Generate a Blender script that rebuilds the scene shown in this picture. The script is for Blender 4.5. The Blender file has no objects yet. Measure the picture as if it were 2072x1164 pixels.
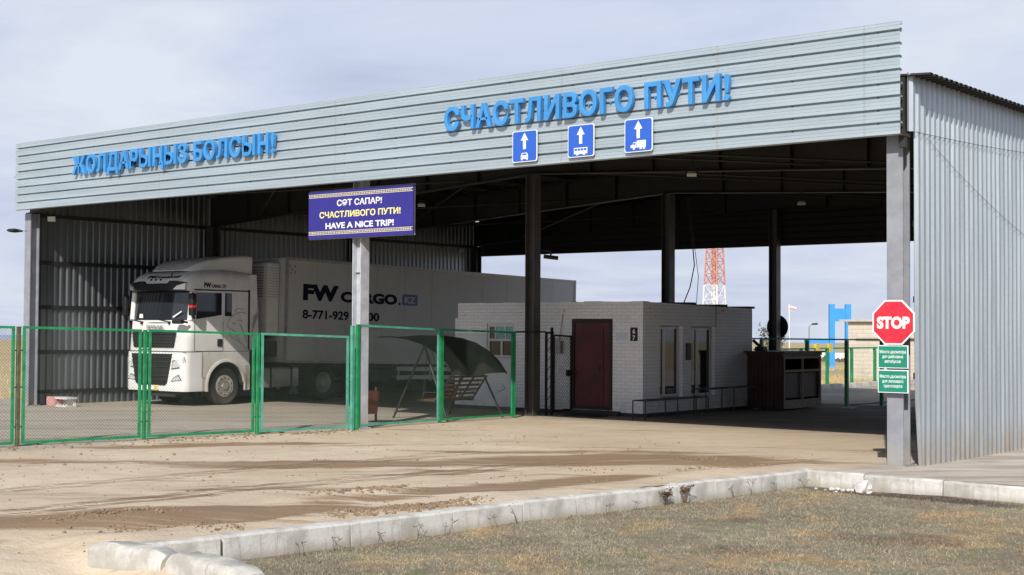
import bpy, math, random
import numpy as np
from mathutils import Vector, Matrix, noise
R = math.radians
random.seed(7)
rng = np.random.default_rng(11)
scene = bpy.context.scene
col = scene.collection

# ------------------------------------------------------------------ camera
cd = bpy.data.cameras.new('camera'); cam = bpy.data.objects.new('camera', cd); col.objects.link(cam)
cd.sensor_width = 36; cd.lens = 2879.48 / 2072 * 36
cd.clip_start = .1; cd.clip_end = 6000
cam.matrix_world = Matrix.Translation((33.8527, -21.304, 2.147)) @ Matrix.Rotation(.6845, 4, 'Z') @ Matrix.Rotation(math.pi / 2 + .0283, 4, 'X') @ Matrix.Rotation(.0055, 4, 'Z')
scene.camera = cam
scene.view_settings.view_transform = 'Standard'; scene.view_settings.look = 'None'
scene.view_settings.exposure = 0.0; scene.view_settings.gamma = 1

# ------------------------------------------------------------------ sun and sky
SUN_AZ, SUN_EL = R(25), R(35.6)          # azimuth from -Y towards +X
sd = bpy.data.lights.new('sun', 'SUN'); sun = bpy.data.objects.new('sun', sd); col.objects.link(sun)
sd.energy = 4.6; sd.angle = R(.6); sd.color = (1, .95, .87)
sdir = Vector((math.sin(SUN_AZ) * math.cos(SUN_EL), -math.cos(SUN_AZ) * math.cos(SUN_EL), math.sin(SUN_EL)))
sun.rotation_euler = sdir.to_track_quat('Z', 'Y').to_euler()
world = bpy.data.worlds.new('World'); scene.world = world; world.use_nodes = True
nt = world.node_tree; nt.nodes.clear()
def wn(t, **k):
    n = nt.nodes.new(t)
    for a, b in k.items(): setattr(n, a, b)
    return n
wout = wn('ShaderNodeOutputWorld'); bg = wn('ShaderNodeBackground'); bg.inputs[1].default_value = .1
sky = wn('ShaderNodeTexSky', sky_type='NISHITA', sun_disc=False, sun_elevation=SUN_EL, sun_rotation=math.pi - SUN_AZ)
sky.dust_density = 1.5
tc = wn('ShaderNodeTexCoord'); sep = wn('ShaderNodeSeparateXYZ'); nt.links.new(tc.outputs['Generated'], sep.inputs[0])
def wmath(op, a, b=None):
    n = wn('ShaderNodeMath', operation=op)
    for i, v in enumerate((a, b)):
        if v is None: continue
        if isinstance(v, (int, float)): n.inputs[i].default_value = v
        else: nt.links.new(v, n.inputs[i])
    return n.outputs[0]
zz = wmath('ADD', wmath('MAXIMUM', sep.outputs[2], 0.0), .16)
cx = wmath('DIVIDE', sep.outputs[0], zz); cy = wmath('DIVIDE', sep.outputs[1], zz)
cmb = wn('ShaderNodeCombineXYZ'); nt.links.new(cx, cmb.inputs[0]); nt.links.new(cy, cmb.inputs[1])
cn = wn('ShaderNodeTexNoise'); cn.inputs['Scale'].default_value = .95; cn.inputs['Detail'].default_value = 7; cn.inputs['Roughness'].default_value = .55; cn.inputs['Distortion'].default_value = .4
nt.links.new(cmb.outputs[0], cn.inputs[0])
cr = wn('ShaderNodeValToRGB'); nt.links.new(cn.outputs[0], cr.inputs[0])
e = cr.color_ramp.elements
e[0].position = .33; e[0].color = (5.2, 5.75, 7.5, 1); e[1].position = .64; e[1].color = (7.8, 8.3, 9.2, 1)
m_ = e.new(.47); m_.color = (6.3, 6.9, 8.6, 1)
mx = wn('ShaderNodeMix', data_type='RGBA')
cov = wn('ShaderNodeMapRange', interpolation_type='SMOOTHSTEP')         # broken cloud: a bank low down, clear blue overhead
for i, q in enumerate((.26, .55, .93, .12)): cov.inputs[i + 1].default_value = q
nt.links.new(sep.outputs[2], cov.inputs[0]); nt.links.new(cov.outputs[0], mx.inputs[0])
nt.links.new(sky.outputs[0], mx.inputs[6]); nt.links.new(cr.outputs[0], mx.inputs[7])
nt.links.new(mx.outputs[2], bg.inputs[0]); nt.links.new(bg.outputs[0], wout.inputs[0])

# ------------------------------------------------------------------ materials
class N:
    """small wrapper for building node materials"""
    def __init__(s, name):
        s.m = bpy.data.materials.new(name); s.m.use_nodes = True; s.t = s.m.node_tree
        s.b = s.t.nodes['Principled BSDF']; s.o = s.t.nodes['Material Output']
        s.co = s.n('ShaderNodeTexCoord').outputs['Object']
        s.geo = s.n('ShaderNodeNewGeometry').outputs['Position']
    def n(s, t, **k):
        x = s.t.nodes.new(t)
        for a, b in k.items(): setattr(x, a, b)
        return x
    def link(s, v, sock):
        if isinstance(v, (int, float)): sock.default_value = v
        elif isinstance(v, tuple): sock.default_value = v if len(v) == len(sock.default_value) else (*v, 1)
        else: s.t.links.new(v, sock)
    def noise(s, scale, detail=4, rough=.55, vec=None, dist=0):
        x = s.n('ShaderNodeTexNoise'); x.inputs['Scale'].default_value = scale; x.inputs['Detail'].default_value = detail
        x.inputs['Roughness'].default_value = rough; x.inputs['Distortion'].default_value = dist
        s.t.links.new(vec or s.co, x.inputs[0]); return x.outputs[0]
    def map(s, scale=(1, 1, 1), rot=(0, 0, 0), loc=(0, 0, 0), vec=None):
        x = s.n('ShaderNodeMapping'); x.inputs['Scale'].default_value = scale; x.inputs['Rotation'].default_value = rot; x.inputs['Location'].default_value = loc
        s.t.links.new(vec or s.co, x.inputs[0]); return x.outputs[0]
    def turn(s, deg, scale, vec=None, loc=(0, 0, 0)):            # shift, then turn, then scale
        return s.map(scale, vec=s.map((1, 1, 1), (0, 0, -R(deg)), vec=s.map(loc=loc, vec=vec)))
    def ramp(s, v, a, b, lo=0., hi=1.):
        x = s.n('ShaderNodeMapRange'); x.interpolation_type = 'SMOOTHSTEP'
        s.link(v, x.inputs[0])
        for i, q in enumerate((a, b, lo, hi)): x.inputs[i + 1].default_value = q
        return x.outputs[0]
    def math(s, op, a, b=0.):
        x = s.n('ShaderNodeMath', operation=op); s.link(a, x.inputs[0]); s.link(b, x.inputs[1]); return x.outputs[0]
    def mix(s, f, a, b):
        x = s.n('ShaderNodeMix', data_type='RGBA'); s.link(f, x.inputs[0]); s.link(a, x.inputs[6]); s.link(b, x.inputs[7]); return x.outputs[2]
    def xyz(s, vec=None):
        x = s.n('ShaderNodeSeparateXYZ'); s.t.links.new(vec or s.geo, x.inputs[0]); return x.outputs
    def bump(s, h, strength=.3, dist=.02):
        x = s.n('ShaderNodeBump'); x.inputs['Strength'].default_value = strength; x.inputs['Distance'].default_value = dist
        s.t.links.new(h, x.inputs['Height']); s.t.links.new(x.outputs[0], s.b.inputs['Normal'])
    def fin(s, color, rough=.6, metal=0., spec=None):
        s.link(color, s.b.inputs['Base Color']); s.link(rough, s.b.inputs['Roughness']); s.link(metal, s.b.inputs['Metallic'])
        if spec is not None: s.b.inputs['Specular IOR Level'].default_value = spec
        return s.m

def paint(name, c, rough=.5, var=.15, scale=2.5, metal=0., spec=None, dirt=None, fine=14):
    k = N(name)
    f = k.ramp(k.noise(scale, 6, .65), .35, .7)
    g = k.noise(fine, 3)
    c0 = tuple(x * (1 - var) for x in c); c1 = tuple(min(1, x * (1 + var * .6)) for x in c)
    cc = k.mix(f, c0, c1)
    if dirt:                                   # dust splashed up from the road: (colour, height it reaches)
        z = k.xyz()[2]
        dz = k.math('MULTIPLY', k.ramp(z, dirt[1], dirt[2], 1, 0), k.ramp(k.noise(1.7, 6, .7), .25, .6, .35, 1))
        cc = k.mix(k.math('MULTIPLY', dz, dirt[3]), cc, dirt[0])
    k.bump(g, .06, .01)
    return k.fin(cc, k.math('ADD', k.math('MULTIPLY', f, .12), rough - .06), metal, spec)

def galv(name, c, rough=.42, metal=.55, vert=True, stain=.25, seam=None, splash=False):
    k = N(name)
    st = k.noise(1.0, 5, .6, k.map((5, 5, .35) if vert else (.25, .25, 5)))
    sp = k.noise(9, 4, .6)
    f = k.math('ADD', k.math('MULTIPLY', k.ramp(st, .3, .7), .6), k.math('MULTIPLY', sp, .4))
    cc = k.mix(f, tuple(x * (1 - stain) for x in c), c)
    spots = k.ramp(k.noise(3.1, 5, .7), .66, .76, 0, .35)
    cc = k.mix(spots, cc, (.30, .29, .27))
    if splash:                                 # mud thrown up at the foot, rust runs below the lap
        z = k.xyz()[2]; pf = k.noise(2.4, 6, .7, k.map((1, 1, .4), vec=k.geo))
        cc = k.mix(k.math('MULTIPLY', k.math('MULTIPLY', k.ramp(z, .0, .75, 1, 0), k.ramp(pf, .3, .6)), .7), cc, (.34, .28, .21))
        run = k.math('MULTIPLY', k.ramp(k.noise(1., 3, .6, k.map((1, 9, .12), vec=k.geo)), .60, .72), k.ramp(z, 2.5, 5.2))
        cc = k.mix(k.math('MULTIPLY', run, .3), cc, (.33, .24, .17))
    if seam:                                   # joints between sheets
        x = k.xyz()[0]
        w = k.math('ABSOLUTE', k.math('SUBTRACT', k.math('FRACT', k.math('MULTIPLY', x, 1 / seam)), .5))
        cc = k.mix(k.ramp(w, .4968, .4976, 0, .3), cc, (.28, .29, .30))
        rust = k.math('MULTIPLY', k.ramp(k.math('ABSOLUTE', k.math('SUBTRACT', x, 21.32)), .0, .05, 1, 0), k.ramp(k.noise(1., 4, .7, k.map((6, 6, 1.2))), .35, .6))
        cc = k.mix(k.math('MULTIPLY', rust, .45), cc, (.40, .27, .10))
        tone = k.noise(.9, 0, .5, k.map((.35, 0, 0)))
        cc = k.mix(k.math('MULTIPLY', k.ramp(tone, .4, .6), .12), cc, (.42, .45, .47))
    k.bump(sp, .05, .01)
    return k.fin(cc, k.math('ADD', k.math('MULTIPLY', st, .2), rough - .1), metal)

def glass(name, c=(.02, .025, .03), rough=.04):
    k = N(name); return k.fin(c, rough, 0, .6)

M = {}
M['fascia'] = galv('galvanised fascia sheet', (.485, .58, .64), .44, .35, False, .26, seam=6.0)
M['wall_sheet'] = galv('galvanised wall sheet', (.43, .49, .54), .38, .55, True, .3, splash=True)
M['inner_sheet'] = galv('shade darkened wall sheet', (.25, .27, .29), .36, .75, True, .3)  # galvanised sheet with the canopy's shade put into its colour
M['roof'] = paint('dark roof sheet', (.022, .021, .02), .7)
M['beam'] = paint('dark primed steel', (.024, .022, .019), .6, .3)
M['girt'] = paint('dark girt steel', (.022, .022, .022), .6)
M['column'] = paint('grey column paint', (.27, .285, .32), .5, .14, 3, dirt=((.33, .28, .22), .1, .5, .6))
M['column_shaded'] = paint('shade darkened column paint', (.07, .068, .066), .5, .15, 3)  # same grey paint, darkened to carry the shade under the roof
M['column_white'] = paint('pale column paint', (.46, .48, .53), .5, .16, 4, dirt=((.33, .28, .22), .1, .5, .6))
M['letter'] = paint('sky blue letter', (.05, .27, .62), .55, .1)
M['white'] = paint('white sign print', (.82, .82, .82), .5, .05)
M['road_blue'] = paint('road sign blue', (.025, .115, .55), .4, .08)
M['banner'] = paint('violet blue banner', (.028, .022, .24), .4, .1, 1.5)
M['banner_trim'] = paint('pale yellow banner print', (.72, .66, .36), .5, .2, 30)
M['yellow_print'] = paint('cream yellow print', (.83, .76, .28), .5, .05)
M['stop_red'] = paint('faded stop red', (.68, .025, .05), .4, .18, 6)
M['sign_green'] = paint('sign green', (.008, .24, .16), .4, .08)
M['sign_back'] = paint('dark sign back', (.03, .03, .03), .6)
M['fence'] = paint('green fence paint', (.015, .27, .10), .45, .28, 5, fine=40)
M['fence_pale'] = paint('faded sea green paint', (.09, .36, .26), .5, .25, 5)
M['fence_rust'] = paint('rusty olive paint', (.12, .13, .06), .7, .4, 6)
M['wire'] = paint('chain link wire', (.06, .09, .07), .5, .3, metal=.2)
M['dark_wire'] = paint('black gate paint', (.012, .012, .012), .5, .2)
M['black'] = paint('black rubbery plastic', (.015, .015, .016), .6, .2)
M['tyre'] = paint('dusty tyre', (.022, .021, .02), .85, .35, 3, dirt=((.20, .17, .13), .0, .7, .35))
M['rim'] = paint('dusty steel rim', (.42, .40, .36), .5, .25, 8, .3)
M['cab'] = paint('white cab paint', (.74, .74, .73), .3, .06, 1.5, dirt=((.38, .32, .235), .5, 2.0, .65))
M['cab_front'] = paint('clean white cab paint', (.80, .80, .80), .3, .04, 1.5, dirt=((.42, .36, .27), .2, .7, .5))
M['grey_print'] = paint('grey print', (.30, .30, .30), .5, .1)
M['box'] = paint('cream trailer panel', (.53, .535, .51), .45, .07, .8, dirt=((.36, .31, .24), .9, 1.9, .5))
M['navy'] = paint('navy lettering', (.010, .013, .034), .85, .1, spec=.1)
M['kz_blue'] = paint('muted blue lettering plate', (.05, .14, .33), .5, .1)
M['chassis'] = paint('dusty black chassis', (.03, .029, .027), .7, .4, 3)
M['alu'] = paint('dull aluminium', (.36, .35, .33), .45, .2, 4, .4)
M['glass'] = glass('dark glass')
M['lamp_glass'] = paint('clear lamp glass', (.55, .56, .57), .15, .1, 20)
M['lamp_dark'] = paint('dark lamp rim', (.10, .10, .11), .3, .1)
M['orange'] = paint('red mirror reflection', (.6, .03, .02), .3, .1)
M['plate_yellow'] = paint('yellow number plate', (.75, .55, .08), .5, .1)
M['door'] = paint('oxblood door paint', (.085, .012, .018), .5, .35, 2.5)
M['door_frame'] = paint('dark door frame', (.02, .016, .014), .6, .2)
M['pvc'] = paint('white window frame', (.66, .66, .66), .45, .06)
M['pale_blue'] = paint('pale blue paper', (.60, .68, .80), .7, .05)
M['plinth'] = paint('tarred plinth', (.04, .037, .035), .8, .5, 6)
M['shed'] = paint('dark brown shed sheet', (.045, .020, .014), .6, .4, 3)
M['wood'] = paint('weathered pale wood', (.26, .20, .14), .7, .3, 5)
M['bin'] = paint('red brown bin paint', (.14, .035, .02), .6, .3, 5)
M['swing_cover'] = paint('dark swing cover', (.035, .034, .03), .6, .25, 6)
M['slat'] = paint('swing slat wood', (.20, .10, .05), .6, .3, 6)
M['pink'] = paint('faded pink concrete', (.55, .30, .28), .8, .25, 6)
M['tower_red'] = paint('tower red', (.58, .27, .22), .6, .1)  # paler red, with the haze of distance put into the colour
M['tower_white'] = paint('tower white', (.72, .73, .75), .6, .05)
M['gate_blue'] = paint('bright gate blue', (.04, .30, .74), .5, .06)
M['cable'] = paint('black cable', (.02, .02, .022), .6, .1)
M['bird'] = paint('black plumage', (.008, .008, .01), .6, .2)
M['weed'] = paint('dry weed stem', (.12, .075, .045), .9, .4, 30)
M['lamp_housing'] = paint('pale floodlight housing', (.55, .55, .54), .5, .1)

def brick_mat(name, c, c2, mortar, bw, bh, scale=1., bump=.5, chip=None):
    k = N(name)
    nrm = k.n('ShaderNodeNewGeometry').outputs['Normal']
    p = k.xyz(k.geo); nx = k.math('ABSOLUTE', k.xyz(nrm)[0])
    u = k.math('ADD', k.math('MULTIPLY', p[0], k.math('SUBTRACT', 1., k.math('GREATER_THAN', nx, .5))), k.math('MULTIPLY', p[1], k.math('GREATER_THAN', nx, .5)))
    cmb = k.n('ShaderNodeCombineXYZ'); k.link(u, cmb.inputs[0]); k.link(p[2], cmb.inputs[1])
    wob = k.noise(2.2, 3); cv = k.n('ShaderNodeVectorMath', operation='ADD'); k.link(cmb.outputs[0], cv.inputs[0])
    c3 = k.n('ShaderNodeCombineXYZ'); k.link(k.math('MULTIPLY', k.math('SUBTRACT', wob, .5), .03), c3.inputs[1]); k.link(c3.outputs[0], cv.inputs[1])
    b = k.n('ShaderNodeTexBrick'); k.t.links.new(cv.outputs[0], b.inputs['Vector'])
    b.inputs['Scale'].default_value = 1; b.inputs['Brick Width'].default_value = bw; b.inputs['Row Height'].default_value = bh
    b.inputs['Mortar Size'].default_value = .009; b.inputs['Mortar Smooth'].default_value = .6
    for i, q in enumerate((c, c2, mortar)): b.inputs[i + 1].default_value = (*q, 1)
    cc = b.outputs[0]
    d = k.ramp(k.noise(1.3, 6, .65), .4, .75, 0, .3)
    cc = k.mix(d, cc, tuple(x * .72 for x in c))
    low = k.math('MULTIPLY', k.ramp(p[2], .1, .7, 1, 0), k.ramp(k.noise(3, 5, .7), .35, .65))
    cc = k.mix(k.math('MULTIPLY', low, .35), cc, (.25, .22, .18))
    if chip:                                   # paint flaked off near the top courses
        ch = k.math('MULTIPLY', k.ramp(k.noise(7, 5, .7), .62, .68), k.ramp(p[2], 2.2, 2.7))
        cc = k.mix(ch, cc, chip)
    h = k.math('ADD', k.math('MULTIPLY', b.outputs['Fac'], -.7), k.math('MULTIPLY', k.noise(25, 4), .5))
    k.bump(h, bump, .02)
    return k.fin(cc, .8)
M['white_brick'] = brick_mat('whitewashed block wall', (.85, .87, .90), (.79, .81, .84), (.62, .63, .65), .27, .085, chip=(.30, .15, .10))
M['far_brick'] = brick_mat('pale brick', (.62, .57, .49), (.56, .50, .42), (.38, .34, .30), .55, .18)

def kerb_mat():
    k = N('whitewashed kerb concrete')
    z = k.xyz()[2]
    f = k.noise(2.3, 6, .65); g = k.noise(38, 4, .7)
    cc = k.mix(k.ramp(f, .35, .65), (.38, .365, .33), (.62, .61, .58))
    st = k.noise(1., 5, .7, k.map((14, 14, 1.2)))
    cc = k.mix(k.ramp(st, .52, .72, 0, .6), cc, (.27, .24, .19))
    cc = k.mix(k.ramp(g, .6, .72, 0, .35), cc, (.22, .20, .17))
    cc = k.mix(k.math('MULTIPLY', k.ramp(z, -.24, -.1, 1, 0), .55), cc, (.27, .23, .17))
    k.bump(k.math('ADD', k.math('MULTIPLY', g, .5), f), .5, .02)
    return k.fin(cc, .85)
M['kerb'] = kerb_mat()

def yard_mat():
    k = N('dusty trodden yard')
    p = k.geo; x, y, z = k.xyz()
    along = k.turn(43, (.13, .62, 1), p)      # tracks that lead out of the lanes
    n1 = k.noise(1.0, 9, .68, along, .9)
    thin = k.noise(1.0, 8, .7, k.turn(43, (.20, 3.6, 1), p), .5)
    n2 = k.noise(2.6, 6, .65, along, .3)
    n3 = k.noise(22, 5, .7, p); n4 = k.noise(.35, 4, .6, p)
    dry = k.mix(k.ramp(n4, .35, .65), (.56, .455, .33), (.63, .53, .405))
    wet = k.mix(k.ramp(n2, .35, .65), (.22, .142, .083), (.31, .215, .133))
    m = k.math('ADD', n1, 0.)
    for (ex, ey, rx, ry, rot, amt) in ((17.6, -5.9, 3.0, .75, 40, .30), (20.6, -2.2, 3.6, 1.15, 42, .34), (14.2, -8.3, 3.0, .55, 38, .22), (20.7, -11.3, 3.6, .85, 58, .30), (21.6, -6.6, 3.4, .5, 78, .26), (18.2, -2.2, 2.6, .45, 40, .2), (13.4, -4.6, 3.2, .6, 62, .22)):
        v = k.turn(rot, (1 / rx, 1 / ry, 0), p, (-ex, -ey, 0))
        ln = k.n('ShaderNodeVectorMath', operation='LENGTH'); k.link(v, ln.inputs[0])
        m = k.math('ADD', m, k.math('MULTIPLY', k.ramp(ln.outputs['Value'], .25, 1.25, 1, 0), amt))
    far = k.ramp(y, 3.5, 7, 0, 1)
    m = k.math('ADD', k.math('SUBTRACT', m, k.math('MULTIPLY', far, .12)), k.math('MULTIPLY', k.math('SUBTRACT', thin, .5), .55))
    # two lorry tyre tracks that follow the kerb, with their tread
    u = k.math('SUBTRACT', k.math('SUBTRACT', 22.75, x), k.math('MULTIPLY', y, -.115)); u = k.math('SUBTRACT', u, .92)
    u = k.math('ADD', u, k.math('MULTIPLY', k.math('SUBTRACT', n4, .5), .8))
    tracks = 0.
    for c0 in (1.28, 1.62, 3.5, 3.84):
        d0 = k.ramp(k.math('ABSOLUTE', k.math('SUBTRACT', u, c0)), .08, .15, 1, 0); tracks = k.math('MAXIMUM', tracks, d0)
    tracks = k.math('MULTIPLY', k.math('MULTIPLY', tracks, k.ramp(y, -13.5, -11.5)), k.math('MULTIPLY', k.ramp(y, -4.5, -1.5, 1, 0), k.ramp(n2, .32, .5)))
    tread = k.math('ABSOLUTE', k.math('SINE', k.math('ADD', k.math('MULTIPLY', y, 24.), k.math('MULTIPLY', k.math('ABSOLUTE', u), 14.))))
    m = k.math('ADD', m, k.math('MULTIPLY', tracks, .07))
    wetf = k.math('MULTIPLY', k.ramp(m, .55, .70), k.ramp(n2, .25, .55, .5, 1))
    mot = k.noise(3.2, 8, .74, k.turn(43, (.5, 1.3, 1), p), .4)
    dry = k.mix(k.ramp(mot, .48, .68, 0, .55), dry, (.40, .315, .22))
    dry = k.mix(k.ramp(mot, .30, .42, .4, 0), dry, (.68, .60, .49))
    cc = k.mix(wetf, dry, wet)
    # worn asphalt on the lane beyond the fence
    asp = k.mix(k.ramp(n1, .4, .6), (.36, .32, .26), (.45, .405, .335))
    asp = k.mix(k.ramp(k.noise(1.6, 5, .6, k.turn(48, (.15, 1.4, 1), p), .5), .60, .70, 0, .7), asp, (.21, .19, .16))
    lane = k.ramp(k.math('ADD', x, k.math('MULTIPLY', k.math('SUBTRACT', n4, .5), 3.)), 11.2, 12.2, 1, 0)
    cc = k.mix(lane, cc, asp)
    inner = k.math('MULTIPLY', k.math('MULTIPLY', k.ramp(k.math('ADD', y, k.math('MULTIPLY', n2, 3.)), 5.5, 9.5), k.ramp(k.math('ADD', y, n2), 16.6, 17.6, 1, 0)), .93)  # roof shade painted into the ground colour under the canopy
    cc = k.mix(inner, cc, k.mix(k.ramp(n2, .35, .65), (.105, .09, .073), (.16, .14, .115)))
    # pale concrete strip along the right wall
    cc = k.mix(k.math('MULTIPLY', k.ramp(x, 23.6, 24.4), k.ramp(y, -2.5, -1.2)), cc, k.mix(k.ramp(n2, .4, .62), (.55, .49, .42), (.37, .32, .27)))
    cc = k.mix(k.ramp(n3, .55, .75, 0, .22), cc, (.22, .17, .12))
    cc = k.mix(k.ramp(k.noise(60, 3, .7, p), .62, .72, 0, .25), cc, (.62, .56, .48))
    cc = k.mix(k.math('MULTIPLY', k.ramp(thin, .36, .46, 1, 0), .35), cc, (.60, .51, .40))
    cc = k.mix(k.math('MULTIPLY', k.math('MULTIPLY', tracks, tread), .35), cc, (.24, .165, .10))
    h = k.math('ADD', k.math('ADD', k.math('MULTIPLY', n3, .6), k.math('MULTIPLY', k.noise(6, 5, .65, along), .8)), k.math('MULTIPLY', k.math('MULTIPLY', tracks, tread), 1.4))
    k.bump(h, .75, .04)
    return k.fin(cc, .92, 0, .25)
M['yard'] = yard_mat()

def steppe_mat():
    k = N('dry steppe')
    n = k.noise(.05, 6, .6, k.geo); n2 = k.noise(.8, 6, .7, k.geo)
    cc = k.mix(k.ramp(n, .35, .65), (.42, .33, .17), (.52, .42, .25))
    cc = k.mix(k.ramp(n2, .5, .7, 0, .4), cc, (.26, .21, .12))
    return k.fin(cc, .95, 0, .2)
M['steppe'] = steppe_mat()

def lawn_col(k):
    p = k.geo
    n1 = k.noise(.55, 6, .65, p, .4); n2 = k.noise(2.4, 6, .7, p); n3 = k.noise(30, 4, .7, p)
    cc = k.mix(k.ramp(n1, .38, .62), (.275, .235, .17), (.35, .315, .225))
    cc = k.mix(k.ramp(n2, .52, .66, 0, .85), cc, (.205, .235, .125))
    cc = k.mix(k.math('MULTIPLY', k.ramp(k.noise(.8, 5, .65, k.map((1, 1, 1), (0, 0, 0), (5.3, 2.2, 0), vec=p), .5), .50, .62), .8), cc, (.48, .34, .18))
    cc = k.mix(k.ramp(k.noise(.45, 4, .6, k.map((1, 1, 1), (0, 0, 0), (1.3, 9.2, 0), vec=p)), .55, .68, 0, .7), cc, (.17, .125, .10))
    ln = k.n('ShaderNodeVectorMath', operation='LENGTH'); k.link(k.turn(-3, (1 / 2.0, 1 / .42, 0), p, (-25.4, 2.0, 0)), ln.inputs[0])   # dark bare soil by the rubble
    cc = k.mix(k.math('MULTIPLY', k.ramp(ln.outputs['Value'], .55, 1.1, 1, 0), k.ramp(n2, .3, .5, .4, 1)), cc, (.085, .065, .06))
    cc = k.mix(k.math('MULTIPLY', k.ramp(k.noise(6, 5, .75, p), .42, .62), .4), cc, (.15, .125, .10))
    return cc, n3
def lawn_mat():
    k = N('dead lawn soil'); cc, n3 = lawn_col(k)
    cc = k.mix(k.ramp(n3, .45, .7, 0, .7), cc, (.115, .09, .065))
    k.bump(n3, .8, .03); return k.fin(cc, .95, 0, .2)
def blade_mat():
    k = N('dead grass blade'); cc, n3 = lawn_col(k)
    cc = k.mix(k.ramp(k.noise(90, 2, .5, k.geo), .35, .65, 0, .32), cc, (.50, .44, .33))
    return k.fin(cc, .9, 0, .2)
M['lawn'] = lawn_mat(); M['blade'] = blade_mat()
M['clod'] = paint('crumbled soil', (.26, .185, .12), .95, .3, 8)
M['rubble'] = paint('chalky rubble', (.66, .63, .60), .9, .2, 9)
M['scrub'] = paint('bare scrub', (.13, .11, .075), .95, .3, 2)
M['bark'] = paint('grey bark', (.16, .14, .12), .9, .3, 8)
M['leaf'] = paint('dull sparse foliage', (.10, .11, .06), .9, .4, 3)
M['hill'] = paint('hazy hills', (.30, .36, .50), 1., .05, .01)
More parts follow.
